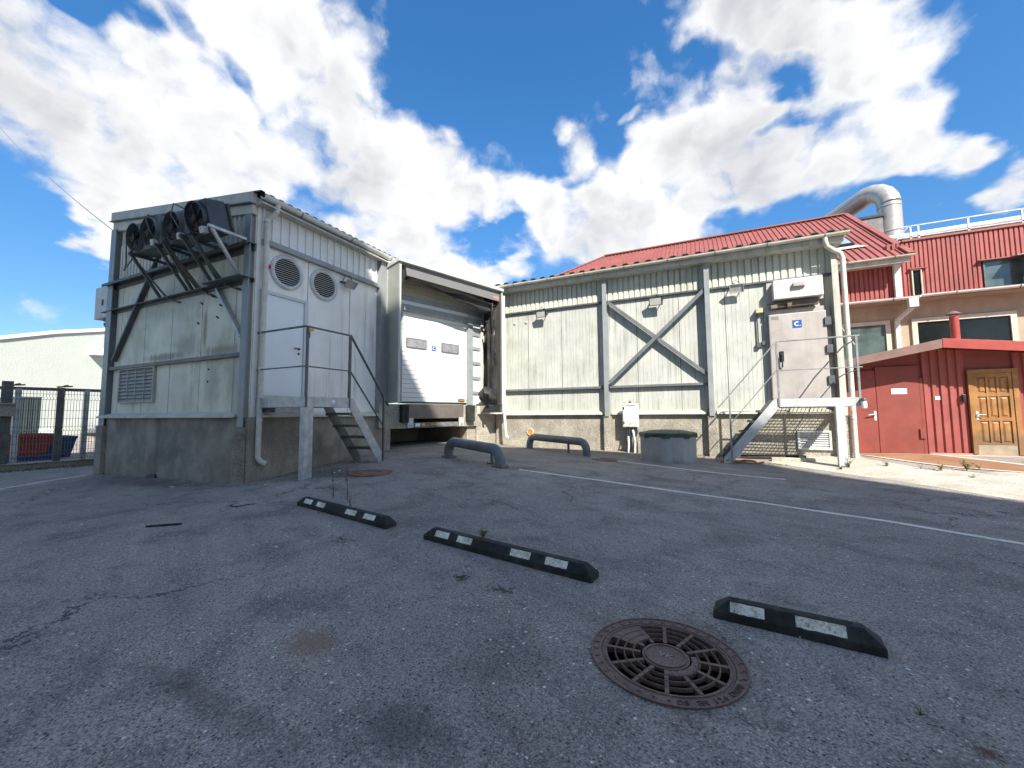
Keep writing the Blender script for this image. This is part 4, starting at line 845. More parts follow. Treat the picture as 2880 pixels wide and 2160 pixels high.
for a, b_, n_ in (((-2.53, 4.72), (.15, 2.36), .16), ((-2.53, 2.22), (.15, 4.72), .20)):
    mb = MB(); p, q = RW.p(a[0], n_, a[1]), RW.p(b_[0], n_, b_[1]); mb.bar(p, q, .012, .10, V((0, -1, 0)).cross(q - p)); mb.bar(p + V((0, .05, .05)), q + V((0, .05, .05)), .10, .012, V((0, -1, 0)).cross(q - p)); mb.build('cross_brace', m_brace, B2, bevel=.002)
for a, b_ in ((UL + .15, -2.74), (-2.50, .11), (.36, 3.04)): sill(B2, RW, a, b_, 1.285, .14)
mb = MB(); mb.tube([RW.p(2.90, .44, 5.60), RW.p(2.90, .44, 5.50), RW.p(2.94, .40, 5.38), RW.p(3.08, .33, 5.28), RW.p(3.22, .29, 5.20), RW.p(3.26, .27, 5.08), RW.p(3.265, .26, 4.9), RW.p(3.265, .26, .10)], .055, 14, caps=False); DP2 = mb.build('downpipe', m_pipe_d, B2, smooth=True)
for z in (5.02, 2.3, 1.1): mb = MB(); mb.lathe(RW.p(3.265, .26, z), [(.056, 0), (.062, .004), (.062, .05), (.056, .054)], 14); mb.build('pipe_collar', m_galv_w, DP2, smooth=True)
# orange capped pipe stub and wall vents
PS = thing('pipe_stub', tuple(RW.p(-5.22, .03, .69)), 'orange capped round pipe stub in the concrete plinth', 'pipe')
mb = MB(); mb.lathe(RW.p(-5.22, .031, .69), [(.115, 0), (.115, .035), (.098, .04), (.095, .02)], 24, V((0, -1, 0))); mb.build('collar', m_sill, PS, smooth=True)
mb = MB(); mb.lathe(RW.p(-5.22, .033, .69), [(.094, 0), (.094, .02), (0, .028)], 24, V((0, -1, 0))); mb.build('cap', m_orange, PS, smooth=True)
mb = MB()
for u in (-5.78, -5.35): mb.lathe(RW.p(u, .002, 4.42), [(.05, 0), (.045, .02), (.02, .035), (0, .036)], 12, V((0, -1, 0)))
mb.build('wall_plug', m_sill, B2, smooth=True)
u0, u1, z0, z1 = 2.16, 2.86, .34, .82
mb = MB()
for a in ((u0, u1, z0, z0 + .05), (u0, u1, z1 - .05, z1), (u0, u0 + .05, z0 + .05, z1 - .05), (u1 - .05, u1, z0 + .05, z1 - .05)): mb.box(RW, a[0], a[1], .031, .085, a[2], a[3])
VT = mb.build('vent_grille', m_galv_w, B2, bevel=.003)
mb = MB(); k = 7
for i in range(k):
    z = z0 + .05 + (z1 - z0 - .1) * i / k; h = (z1 - z0 - .1) / k
    mb.prism([RW.p(u0 + .05, .033, z + h), RW.p(u0 + .05, .075, z + .01), RW.p(u0 + .05, .07, z), RW.p(u0 + .05, .033, z + h - .02)], [RW.p(u1 - .05, .033, z + h), RW.p(u1 - .05, .075, z + .01), RW.p(u1 - .05, .07, z), RW.p(u1 - .05, .033, z + h - .02)])
mb.build('vent_slats', m_galv_w, VT)
# insulated door with box above
mb = MB()
for a in ((1.585, 1.70, 1.60, 3.98), (2.90, 2.99, 1.60, 3.98), (1.70, 2.90, 3.86, 3.98)): mb.box(RW, a[0], a[1], .003, .07, a[2], a[3])
mb.build('door_frame', m_cold, B2, bevel=.004)
mb = MB(); mb.box(RW, 1.66, 2.885, .075, .19, 1.62, 3.84); CDR = mb.build('door', m_cold, B2, bevel=.02)
mb = MB(); mb.tube([RW.p(1.90, .20, 2.80), RW.p(1.90, .26, 2.76), RW.p(1.90, .26, 2.50), RW.p(1.90, .22, 2.44)], .018, 8); mb.box(RW, 1.86, 1.95, .191, .215, 2.60, 2.86); mb.build('handle', m_blackp, CDR, bevel=.003)
mb = MB()
for z in (1.98, 2.75, 3.45): mb.box(RW, 2.84, 2.97, .192, .235, z, z + .20)
mb.build('hinge', m_galv_d, CDR, bevel=.004)
csign(RW, 2.275, 3.545, .191, .098, CDR)
mb = MB(); mb.box(RW, 1.72, 1.88, .191, .194, 3.70, 3.78); mb.build('dark_plate', M('grey_plate', (.2, .2, .2), .5), CDR)
DU = thing('door_air_unit', tuple(RW.p(2.3, 0, 4.2)), 'stained pale metal box mounted above the insulated door', 'air unit')
mb = MB(); mb.box(RW, 1.78, 2.83, .075, .34, 4.20, 4.70); mb.build('casing', m_cap, DU, bevel=.012)
mb = MB(); mb.box(RW, 1.66, 2.90, .003, .074, 4.16, 4.72); mb.build('back_plate', m_cold, DU, bevel=.004)
mb = MB(); mb.box(RW, 2.20, 2.42, .342, .42, 4.47, 4.57); mb.box(RW, 2.42, 2.46, .342, .40, 4.46, 4.58); mb.build('switch_box', m_cold, DU, bevel=.006)
mb = MB(); mb.box(RW, 1.80, 2.75, .05, .2, 4.02, 4.16); mb.box(RW, 1.72, 1.86, .05, .26, 3.99, 4.08); mb.box(RW, 2.08, 2.18, .05, .26, 4.0, 4.10); mb.build('rail_bracket', M('rusty_brown_bracket', (.17, .13, .10), .7, var=.3, vs=6), DU, bevel=.004)
EB = thing('switch_box', tuple(RW.p(1.47, 0, 4.0)), 'small yellowed box with conduit left of the insulated door', 'switch')
mb = MB(); mb.box(RW, 1.39, 1.55, .003, .16, 3.93, 4.06); mb.build('housing', M('yellowed_plastic', (.55, .48, .28), .5, var=.15, vs=5), EB, bevel=.012)
mb = MB(); mb.tube([RW.p(1.42, .05, 3.93), RW.p(1.42, .05, 3.1)], .018, 8); mb.box(RW, 1.38, 1.47, .02, .09, 3.02, 3.14); mb.box(RW, 1.50, 1.58, .003, .08, 3.08, 3.18); mb.build('conduit', m_galv_d, EB)
# floodlights on this wall
floodlight(RW, -4.72, 4.60, 'black floodlight at the left end of the cream wall', .22, None, True, 1, 1.15)
floodlight(RW, -1.12, 4.57, 'black floodlight above the X brace', .22, None, True, 1, 1.25)
floodlight(RW, .96, 4.66, 'pale grey floodlight left of the boxed unit over the insulated door', .45, m_galv_w, True, 1, 1.15)
# right stair
T2 = stair(RW, -1, 'steel_stair', 'galvanised stair and platform at the stained insulated door, throwing a lattice shadow', 1.62, 3.12, .0, 1.40, 1.60,
   [(2.66, 1.40, .16, .02)], [(1.62, 1.385, 1.44, 2.94), (3.10, 1.385, 1.44, 2.94), (.60, 1.385, .10, 1.68)],
   [([(.35, 1.385, 1.41), (1.62, 1.385, 2.945), (3.16, 1.385, 2.955)], .05, .03), ([(.60, 1.385, 1.02), (1.60, 1.385, 2.265), (3.18, 1.385, 2.26)], .03, .022), ([(3.12, 1.38, 2.90), (3.02, .7, 2.80), (3.0, .3, 2.70)], .025, .025), ([(3.12, 1.38, 2.22), (3.02, .7, 2.16), (3.0, .3, 2.10)], .02, .02)],
   (.45, .07), m_galv_w, m_galv_d, [(1.42, 1.347), (1.22, 1.094), (1.02, .84), (.82, .587), (.62, .334)])
WL = thing('bulkhead_lamp', tuple(RW.p(3.14, 1.42, 1.4)), 'small clear cylindrical lamp on the corner of the galvanised platform', 'lamp')
mb = MB(); mb.lathe(RW.p(3.14, 1.45, 1.52), [(0, .06), (.05, .055), (.06, .03), (.06, 0), (.045, 0)], 14); mb.build('cap', m_galv_d, WL, smooth=True)
mb = MB(); mb.lathe(RW.p(3.14, 1.45, 1.36), [(0, 0), (.045, .005), (.052, .04), (.052, .158), (0, .159)], 14); mb.build('lens', m_signwhite, WL, smooth=True)
# things lying at the foot of the wall
mb = MB(); p, q = RW.p(.85, .35, gz(.85, 12.15) + .06), RW.p(2.25, .42, gz(2.25, 12.1) + .05); mb.bar(p, q, .10, .09); tag(mb.build('timber_beam', M('dark_rotten_timber', (.05, .035, .025), .85, var=.3, vs=6), bevel=.01), 'dark timber beam lying on the ground under the galvanised stair', 'beam')
mb = MB(); p, q = RW.p(1.5, .62, gz(1.5, 11.9) + .03), RW.p(2.62, .7, gz(2.62, 11.8) + .03); mb.bar(p, q, .16, .10); tag(mb.build('kerb_stone', m_conc_l, bevel=.012), 'low sunlit kerb stone in front of the dark timber beam', 'kerb')
random.seed(12)
mb = MB(); hp = [V((.35 + .9 * f + .04 * math.sin(19 * f), 11.22 - .10 * math.sin(9 * f), gz(.35 + .9 * f, 11.2) + .03 + .05 * abs(math.sin(7 * f)))) for f in [i / 24 for i in range(25)]]
mb.tube(hp, .022, 8); tag(mb.build('orange_hose', M('dirty_orange_hose', (.55, .13, .04), .6, var=.2, vs=8), smooth=True), 'dirty orange hose lying at the foot of the galvanised stair', 'hose')

# ================================================================== RED SHED
B3 = thing('red_shed', (5.5, 13.3, .25), 'low red shed with a shallow gable roof and two doors', 'shed')
def shz(x): return 2.95 - (.209 * (5.12 - x) if x < 5.12 else .135 * (x - 5.12))
mb = MB(); mb.box(SH, 3.25, 9.4, -2.6, -.02, -.3, 2.2); mb.poly(SH, [(3.25, 2.2), (9.4, 2.2), (9.4, shz(9.4) - .1), (5.12, shz(5.12) - .1), (3.25, shz(3.25) - .1)], -2.6, -.02); mb.build('wall', m_reddoor, B3)
for a, b_ in ((4.93, 5.70), (6.50, 9.4)):
    mb = MB(); mb.corr(SH.p(a, -.005, .29), (1, 0, 0), b_ - a, (0, 0, 2.0), (0, -1, 0), .155, .035, top=.45, flank=.12, ext_fn=lambda q, a=a: V((0, 0, shz(a + q) - .42))); mb.build('corrugated_cladding', m_red, B3)
mb = MB(); mb.prism([SH.p(3.1, .60, shz(3.1) - .04), SH.p(5.12, .60, shz(5.12) - .04), SH.p(5.12, .60, shz(5.12)), SH.p(3.1, .60, shz(3.1))], [SH.p(3.1, -2.7, shz(3.1) - .04), SH.p(5.12, -2.7, shz(5.12) - .04), SH.p(5.12, -2.7, shz(5.12)), SH.p(3.1, -2.7, shz(3.1))])
mb.prism([SH.p(5.122, .60, shz(5.12) - .04), SH.p(9.6, .60, shz(9.6) - .04), SH.p(9.6, .60, shz(9.6)), SH.p(5.122, .60, shz(5.12))], [SH.p(5.122, -2.7, shz(5.12) - .04), SH.p(9.6, -2.7, shz(9.6) - .04), SH.p(9.6, -2.7, shz(9.6)), SH.p(5.122, -2.7, shz(5.12))]); mb.build('roof', m_redroof, B3)
mb = MB(); mb.poly(SH, [(3.08, shz(3.08) - .17), (5.11, shz(5.11) - .19), (5.11, shz(5.11) + .02), (3.08, shz(3.08) + .02)], .602, .63); mb.build('brown_verge_board', m_brown, B3, bevel=.004)
mb = MB(); mb.poly(SH, [(5.115, shz(5.12) - .19), (9.6, shz(9.6) - .19), (9.6, shz(9.6) + .02), (5.115, shz(5.12) + .03)], .602, .635); mb.build('red_verge_board', m_redtrim, B3, bevel=.004)
# red double door
mb = MB(); mb.box(SH, 3.30, 4.02, .0, .045, .25, 2.34); d1 = mb.build('door', m_reddoor, B3, bevel=.005)
mb = MB(); mb.box(SH, 4.03, 4.86, .0, .045, .25, 2.42); d2 = mb.build('door', m_reddoor, B3, bevel=.005)
mb = MB(); mb.box(SH, 3.95, 4.0, .046, .055, 1.06, 1.30); mb.tube([SH.p(3.975, .055, 1.22), SH.p(3.975, .10, 1.22), SH.p(3.82, .105, 1.20)], .014, 8); mb.build('handle', m_galv_w, d1)
mb = MB(); mb.box(SH, 4.32, 4.62, .047, .052, 1.72, 1.86); mb.build('notice_plate', m_signwhite, d2)
mb = MB(); mb.box(SH, 4.80, 4.90, .047, .08, .62, .86); mb.build('hinge', m_reddoor, d2, bevel=.006)
mb = MB(); mb.box(SH, 4.865, 4.925, -.01, .04, .22, 2.1); mb.build('door_post', m_reddoor, B3)
# wooden panel door
mb = MB()
for a in ((5.72, 5.80, .27, 2.26), (6.46, 6.55, .27, 2.26), (5.80, 6.46, 2.17, 2.26)): mb.box(SH, a[0], a[1], .0, .07, a[2], a[3])
mb.build('door_frame', m_wood, B3, bevel=.004)
mb = MB(); mb.box(SH, 5.805, 6.455, .0, .03, .50, 2.165)
for a, b_ in ((5.805, 5.865), (6.395, 6.455)): mb.box(SH, a, b_, .031, .055, .50, 2.165)
rows = ((.50, .54), (1.05, 1.13), (1.62, 1.70), (2.09, 2.165))
for z0, z1 in rows: mb.box(SH, 5.866, 6.394, .031, .054, z0, z1)
cols = [5.866 + (6.394 - 5.866) * i / 3 for i in range(4)]
for c in cols[1:3]:
    for (za, zb), (zc, zd) in zip(rows, rows[1:]): mb.box(SH, c - .02, c + .02, .031, .052, zb + .001, zc - .001)
for (za, zb), (zc, zd) in zip(rows, rows[1:]):
    for i in range(3):
        a, b_ = cols[i] + .03, cols[i + 1] - .03; z0, z1 = zb + .025, zc - .025
        mb.prism([SH.p(a, .031, z0), SH.p(b_, .031, z0), SH.p(b_, .031, z1), SH.p(a, .031, z1)], [SH.p(a + .03, .048, z0 + .03), SH.p(b_ - .03, .048, z0 + .03), SH.p(b_ - .03, .048, z1 - .03), SH.p(a + .03, .048, z1 - .03)])
d3 = mb.build('wooden_door', m_wood, B3)
mb = MB(); mb.box(SH, 5.805, 6.455, .0, .05, .28, .495); mb.build('kick_board', m_woodg, d3, bevel=.004)
mb = MB(); mb.box(SH, 5.81, 5.855, .056, .064, 1.08, 1.28); mb.tube([SH.p(5.83, .064, 1.20), SH.p(5.83, .11, 1.20), SH.p(5.95, .115, 1.19)], .013, 8); mb.build('handle', m_galv_w, d3)
mb = MB(); mb.box(SH, 5.60, 5.66, .036, .09, 1.50, 1.68); mb.build('bell_box', m_blackp, B3, bevel=.012)
mb = MB(); mb.box(SH, 5.13, 5.22, .036, .042, 1.56, 1.65); mb.build('small_notice', m_signwhite, B3)
mb = MB(); mb.box(SH, 4.95, 9.4, -.01, .05, .24, .285); mb.build('base_flashing', M('pale_red_flashing', (.46, .22, .18), .6, var=.1), B3)
FL = thing('flue', (5.42, 12.9, 2.9), 'short red flue pipe with a conical cap on the shed roof', 'flue')
mb = MB(); mb.tube([V((5.42, 12.86, 2.85)), V((5.42, 12.86, 3.50))], .08, 16); mb.build('pipe', m_redtrim, FL, smooth=True)
mb = MB(); mb.lathe(V((5.42, 12.86, 3.56)), [(0, .08), (.05, .06), (.13, .0), (.13, -.012), (0, .03)], 18); mb.tube([V((5.36, 12.86, 3.49)), V((5.36, 12.86, 3.58))], .008, 5); mb.tube([V((5.48, 12.86, 3.49)), V((5.48, 12.86, 3.58))], .008, 5); mb.build('cap', m_brown, FL, smooth=True)

# ================================================================== RED MAIN BUILDING BEHIND
B4 = thing('red_factory_building', (6, 16.5, .3), 'big red factory building behind the shed, hipped metal roof and beige ground floor', 'building')
mb = MB(); mb.box(MH, -9.5, 12.5, -9, -.02, -.3, 4.66); mb.build('ground_floor_wall', m_plaster, B4)
mb = MB(); mb.box(MH, -9.5, 5.62, -8.5, -.02, 4.66, 5.95); mb.build('upper_wall_core', m_red, B4)
mb = MB(); mb.corr(MH.p(3.2, .0, 4.80), (1, 0, 0), 2.45, (0, 0, 1.22), (0, -1, 0), .122, .028, top=.62, flank=.1); mb.build('red_cladding', m_red, B4)
mb = MB(); mb.box(MH, 5.55, 12.5, -.25, -.02, 4.66, 6.62); mb.box(MH, 8.9, 12.5, -9, -.25, 4.66, 6.60); mb.build('upper_wall', m_red, B4)
mb = MB(); mb.corr(MH.p(5.66, .0, 4.76), (1, 0, 0), 1.98, (0, 0, 1.86), (0, -1, 0), .105, .026, top=.62, flank=.1); mb.corr(MH.p(7.64, .0, 5.70), (1, 0, 0), 4.8, (0, 0, .92), (0, -1, 0), .105, .026, top=.62, flank=.1); mb.build('red_cladding', m_red, B4)
mb = MB(); mb.box(MH, 5.9, 12.5, -.2, .07, 6.62, 6.68); mb.build('parapet_cap', m_redroof, B4)
# hipped roof, eaves at y 15.9
EA, EZ, RY, RZ, XA, XB = 15.88, 6.00, 21.3, 9.72, -4.47, 5.86
sl = V((0, RY - EA, RZ - EZ)); HIPX = XA - (RY - EA)
mb = MB(); mb.face([V((HIPX, EA, EZ)), V((XB, EA, EZ)), V((XB, RY, RZ)), V((XA, RY, RZ))]); mb.face([V((HIPX, EA, EZ)), V((XA, RY, RZ)), V((HIPX, 2 * RY - EA, EZ))]); mb.face([V((XA, RY, RZ)), V((XB, RY, RZ)), V((XB, 2 * RY - EA, EZ)), V((HIPX, 2 * RY - EA, EZ))])
mb.face([V((XB, EA, EZ)), V((XB, 2 * RY - EA, EZ)), V((XB, RY, RZ))])
nrm = V((1, 0, 0)).cross(sl).normalized(); x = XB - .12
while x > HIPX + .2:
    f = 1.0 if x > XA else (x - HIPX) / (XA - HIPX)
    a = V((x, EA, EZ)); b_ = a + sl * f
    mb.prism([a + V((-.028, 0, 0)), a + V((.028, 0, 0)), a + V((.015, 0, 0)) + nrm * .04, a + V((-.015, 0, 0)) + nrm * .04], [b_ + V((-.028, 0, 0)), b_ + V((.028, 0, 0)), b_ + V((.015, 0, 0)) + nrm * .04, b_ + V((-.015, 0, 0)) + nrm * .04]); x -= .185
RF4 = mb.build('roof', m_redroof, B4)
mb = MB(); mb.bar(V((XB + .03, EA - .05, EZ + .05)), V((XB + .03, RY, RZ + .06)), .16, .05, V((1, 0, 0)).cross(sl)); mb.bar(V((XA, RY, RZ + .05)), V((XB, RY, RZ + .05)), .25, .05); mb.bar(V((HIPX, EA, EZ + .05)), V((XA, RY, RZ + .05)), .2, .05); mb.build('ridge_capping', m_redroof, RF4)
mb = MB(); mb.box(MH, -9, XB + .02, .50, .56, 5.83, 5.99); mb.box(MH, -9, XB, -.0, .50, 5.90, 5.93); mb.build('eaves_board', m_fascia, B4)
gutter(B4, MH, -9, XB + .10, .64, 6.02, .05, mat=m_sill)
# skylight
def rp(x, f, h=0.0): return V((x, EA, EZ)) + sl * f + nrm * h
mb = MB(); mb.prism([rp(3.9, .26, .04), rp(4.95, .26, .04), rp(4.95, .40, .04), rp(3.9, .40, .04)], [rp(3.9, .26, .14), rp(4.95, .26, .14), rp(4.95, .40, .14), rp(3.9, .40, .14)]); sk = mb.build('skylight', m_blackp, RF4)
mb = MB(); mb.face([rp(3.98, .27, .145), rp(4.88, .27, .145), rp(4.88, .39, .145), rp(3.98, .39, .145)]); mb.build('pane', m_sky_glass, sk)
mb = MB(); mb.prism([rp(3.7, .215, .052), rp(5.25, .215, .052), rp(5.05, .255, .052), rp(3.7, .255, .052)], [rp(3.7, .215, .06), rp(5.25, .215, .06), rp(5.05, .255, .06), rp(3.7, .255, .06)]); mb.build('flashing', m_sill, sk)
# white downpipe, ledge gutter
mb = MB(); mb.box(MH, 5.61, 5.78, .04, .18, 4.78, 5.98); mb.build('downpipe', m_white, B4, bevel=.02)
mb = MB(); mb.box(MH, 3.0, 12.5, -.02, .45, 4.66, 4.70); mb.build('ledge_soffit', m_plaster, B4)
mb = MB(); mb.box(MH, 3.0, 12.5, .0, .46, 4.702, 4.75); mb.build('ledge_roof', m_redroof, B4)
gutter(B4, MH, 3.0, 6.02, .53, 4.74, .07, mat=m_white); gutter(B4, MH, 6.05, 12.5, .53, 4.77, .07, mat=m_white)
mb = MB(); mb.box(MH, 5.76, 5.98, .44, .60, 4.42, 4.68); mb.bar(MH.p(5.86, .5, 4.42), MH.p(5.62, .08, 4.12), .10, .09); mb.box(MH, 5.56, 5.68, .02, .13, 2.4, 4.12); mb.build('rainwater_hopper', m_white, B4, bevel=.008)
# windows
def window(u0, u1, z0, z1, fw=.09, n=.0, gl=None, fm=None):
    b = MB()
    for a in ((u0, u1, z0, z0 + fw), (u0, u1, z1 - fw, z1), (u0, u0 + fw, z0 + fw, z1 - fw), (u1 - fw, u1, z0 + fw, z1 - fw)): b.box(MH, a[0], a[1], n - .015, n + .05, a[2], a[3])
    o = b.build('window', fm or m_wframe, B4, bevel=.004)
    b = MB(); b.box(MH, u0 + fw, u1 - fw, n - .015, n + .006, z0 + fw, z1 - fw); b.build('pane', gl or m_glass, o)
    return o
window(3.4, 5.47, 2.55, 4.16, .12, gl=m_glass_g); window(5.98, 8.25, 2.6, 4.15, .13)
window(7.66, 9.1, 4.80, 5.70, .035, gl=m_glass_g, fm=m_galv_d); window(9.12, 10.6, 4.80, 5.70, .035, gl=m_glass_g, fm=m_galv_d)
window(6.06, 6.30, 4.84, 5.70, .03, n=.03, gl=m_glass, fm=m_wframe)
mb = MB(); mb.box(MH, 6.0, 6.42, .03, .12, 5.70, 5.73); mb.box(MH, 7.55, 11, .03, .14, 5.70, 5.73); mb.build('window_hood', m_redroof, B4)
mb = MB(); mb.prism([MH.p(8.2, .05, 5.72), MH.p(8.2, .42, 5.66), MH.p(8.2, .42, 5.68), MH.p(8.2, .05, 5.74)], [MH.p(9.6, .05, 5.74), MH.p(9.6, .50, 5.74), MH.p(9.6, .50, 5.76), MH.p(9.6, .05, 5.76)]); mb.build('awning_sheet', m_galv, B4)
mb = MB(); mb.tube([MH.p(8.55, .32, 4.78), MH.p(8.55, .32, 5.66)], .15, 20); mb.build('vent_pipe', m_galv_w, B4, smooth=True)
mb = MB(); mb.lathe(MH.p(8.62, .06, 3.72), [(.07, 0), (.07, .05), (.05, .08), (0, .09)], 14, V((0, -1, 0))); tag(mb.build('wall_lamp', M('copper_lamp', (.4, .18, .1), .4), B4, smooth=True))
mb = MB(); mb.tube([MH.p(4.1, .08, 4.35), MH.p(4.15, .08, 4.2), MH.p(4.3, .1, 3.9), MH.p(4.55, .12, 3.4), MH.p(4.62, .12, 2.7)], .015, 6); mb.tube([MH.p(4.5, .06, 4.42), MH.p(4.45, .08, 4.1), MH.p(4.42, .09, 3.9)], .015, 6); mb.build('loose_cable', m_sill, B4)
# duct
DT = thing('exhaust_duct', (7.75, 22.6, 6), 'huge bent sheet-metal duct rising behind the red roof', 'duct')
c0 = V((7.78, 22.6, 6.0)); vx = V((-.62, .78, 0)).normalized(); r0 = .82; top = 11.62 - r0 - .42
pts = [c0, V((7.78, 22.6, top))] ; ce = V((7.78, 22.6, top)) + vx * r0
bend = [ce - vx * (r0 * math.cos(t)) + V((0, 0, r0 * math.sin(t))) for t in [R(112) * i / 6 for i in range(1, 7)]]
dirn = (bend[-1] - bend[-2]).normalized(); pts2 = [V((7.78, 22.6, top + .02))] + bend + [bend[-1] + dirn * 1.5, bend[-1] + dirn * 1.9 + vx * .2 - V((0, 0, .4)), bend[-1] + dirn * 1.95 + vx * .3 - V((0, 0, 2.5))]
mb = MB(); mb.tube(pts, .405, 32); mb.build('riser', m_duct, DT, smooth=True)
mb = MB(); mb.tube(pts2, .415, 32); e_ = mb.build('bend', m_duct, DT)
for p in e_.data.polygons: p.use_smooth = True
e_.data.set_sharp_from_angle(angle=R(13))
mb = MB()
for z in (9.1, 10.25): mb.lathe(V((7.78, 22.6, z)), [(.407, -.03), (.424, -.02), (.424, .02), (.407, .03)], 32)
mb.build('joint_band', m_galv, DT, smooth=True)
mb = MB(); mb.box(Frame((0, 22.2), (1, 0), (0, -1)), 6.45, 7.4, -2, 0, 6.5, 9.75); mb.build('roof_block', M('grey_block_wall', (.22, .21, .21), .8, var=.2, vs=3), B4)
mb = MB(); mb.box(Frame((0, 22.2), (1, 0), (0, -1)), 6.4, 7.45, -2.05, .05, 9.751, 9.85); mb.build('roof_block_cap', m_blackp, B4)
# roof rail and pipe run
Q = Frame((0, 17.6), (1, 0), (0, -1))
RL = thing('roof_railing', tuple(Q.p(8, 0, 6.7)), 'galvanised guard rail along the flat roof of the red building', 'railing')
mb = MB()
for u in (6.55, 6.75, 7.95, 9.15, 10.4, 11.6): mb.box(Q, u - .025, u + .025, -.02, .02, 6.55, 7.50)
for z in (7.5, 7.12): mb.bar(Q.p(6.2, 0, z), Q.p(12.4, 0, z), .04, .035)
mb.box(Q, 6.2, 12.4, -.02, .02, 6.86, 6.93); mb.bar(Q.p(6.5, .02, 7.5), Q.p(6.0, .4, 6.9), .03, .03); mb.build('rail', m_galv, RL)
PR = thing('roof_pipe', tuple(Q.p(8, -.5, 6.7)), 'thick pale lagged pipe running along the roof behind the guard rail', 'pipe')
mb = MB(); mb.tube([Q.p(6.1, -.45, 7.30), Q.p(12.6, -.45, 7.36)], .12, 14); mb.build('lagging', m_cap, PR, smooth=True)
mb = MB(); mb.tube([Q.p(8.8, -.35, 7.02), Q.p(12.6, -.35, 7.05)], .06, 10)
for u in (7.4, 9.6, 11.4): mb.box(Q, u - .05, u + .05, -.5, -.4, 6.2, 7.2)
mb.build('pipe_support', m_cap, PR)

# ================================================================== BUILDING BEHIND THE VIEWPOINT (casts the yard's shade)
B5 = thing('double_gabled_hall', (3, -6, 0), 'tall pale double-gabled hall standing behind the viewpoint and shading the yard', 'building')
hall = [(-9.2, -.5), (16.65, -.5), (16.65, 22.45), (12.8, 22.75), (11.2, 23.0), (8.6, 21.25), (7.6, 21.10), (6.3, 21.60), (4.3, 22.45), (.5, 24.1), (-9.2, 21.3)]
mb = MB(); mb.prism([V((x, -6, z)) for x, z in hall], [V((x, -26, z)) for x, z in hall]); mb.build('wall', m_lightcl, B5)
mb = MB()
for a, b_ in zip(hall[2:-1], hall[3:]): mb.prism([V((a[0], -5.9, a[1] - .02)), V((b_[0], -5.9, b_[1] - .02)), V((b_[0], -5.9, b_[1] + .08)), V((a[0], -5.9, a[1] + .08))], [V((a[0], -26, a[1] + .005)), V((b_[0], -26, b_[1] + .005)), V((b_[0], -26, b_[1] + .08)), V((a[0], -26, a[1] + .08))])
mb.build('roof', m_galv_d, B5)

# ================================================================== LEFT BACKGROUND
FE = Frame((-17.6, 3.7), (.15, .99), (.99, -.15))
def fu(px): return FE.at(px, 1200)[0]
def fz(u): q = FE.p(u, 0, 0); return gz(q.x, q.y)
MF = thing('mesh_fence', tuple(FE.p(1.5, 0, -.2)), 'bent-wire mesh fence between rusty posts left of the grey building', 'fence')
mb = MB(); mb.box(FE, -3.5, 4.5, -.08, .10, -.6, -.02); mb.box(FE, -3.5, 4.5, -.10, .14, -.02, .01); tag(mb.build('fence_kerb', m_conc, bevel=.01), 'mossy concrete kerb under the mesh fence', 'kerb')
for u, wv, ht, mt in ((fu(12), .21, 2.32, m_fencep), (fu(-190), .2, 2.32, m_fencep), (fu(165), .15, 2.18, m_fencep), (fu(290), .16, 2.18, m_fencep), (fu(400), .15, 2.18, m_fencep), (fu(44), .125, 2.12, m_galv), (fu(238), .12, 2.12, m_galv)):
    mb = MB(); mb.box(FE, u - wv / 2, u + wv / 2, -.05, .04, -.05, ht); mb.build('post', mt, MF, bevel=.004)
mb = MB(); mb.box(FE, -3.5, 4.2, -.03, .03, 2.08, 2.17); mb.build('top_rail', m_fencep, MF, bevel=.004)
mb = MB(); mb.box(FE, -3.4, fu(38), .06, .16, 1.33, 1.66); mb.box(FE, -3.4, fu(38), .06, .24, 1.66, 1.70); tag(mb.build('crash_beam', m_conc, bevel=.006), 'dirty horizontal beam fixed across the left fence posts', 'beam')
prof = [(0, 0)]; zz = .06
for zc in (.12, .62, 1.15, 1.72):
    pass
def wz():
    out = [(.05, 0)]
    for zc in (.24, .96, 1.90): out += [(zc - .09, 0), (zc - .045, .035), (zc + .0, 0.0), (zc + .045, -.0), (zc + .09, 0)]
    return out + [(2.08, 0)]
mb = MB(); u = -3.4
while u < 4.2:
    mb.tube([FE.p(u + n * .6, .055 + n, z) for z, n in wz()], .0055, 4, caps=False); u += .062
for z in (.06, .18, .32, .54, .76, .90, 1.02, 1.26, 1.50, 1.82, 1.98): mb.bar(FE.p(-3.4, .058, z), FE.p(4.2, .058, z), .010, .010)
mb.build('wire_mesh', m_wire, MF, recalc=False)
mb = MB()
for u in (fu(30), fu(168)): mb.bar(FE.p(u - .12, .02, 2.20), FE.p(u + .2, .06, 2.23), .05, .04); mb.bar(FE.p(u + .02, .05, 2.23), FE.p(u + .1, .0, 2.26), .06, .03)
for z in (1.02, ): mb.bar(FE.p(fu(276), .06, z), FE.p(fu(292), .06, z + .02), .05, .05)
mb.build('clamp', m_rust, MF)
# moss verge along the kerb: stuff
random.seed(5); mb = MB()
for _ in range(700):
    q = FE.p(random.uniform(-3.0, 3.6), .16 + abs(random.gauss(0, .28)), 0); z = gz(q.x, q.y); s = random.uniform(.015, .05); a = random.uniform(0, 6.28)
    mb.face([V((q.x, q.y, z)), V((q.x + s * math.cos(a), q.y + s * math.sin(a), z + s * .5)), V((q.x + s * .4 * math.cos(a + 1.2), q.y + s * .4 * math.sin(a + 1.2), z + s * 1.1))])
tag(mb.build('moss', m_moss, recalc=False), 'low moss and weeds along the fence kerb', 'moss', kind='stuff')
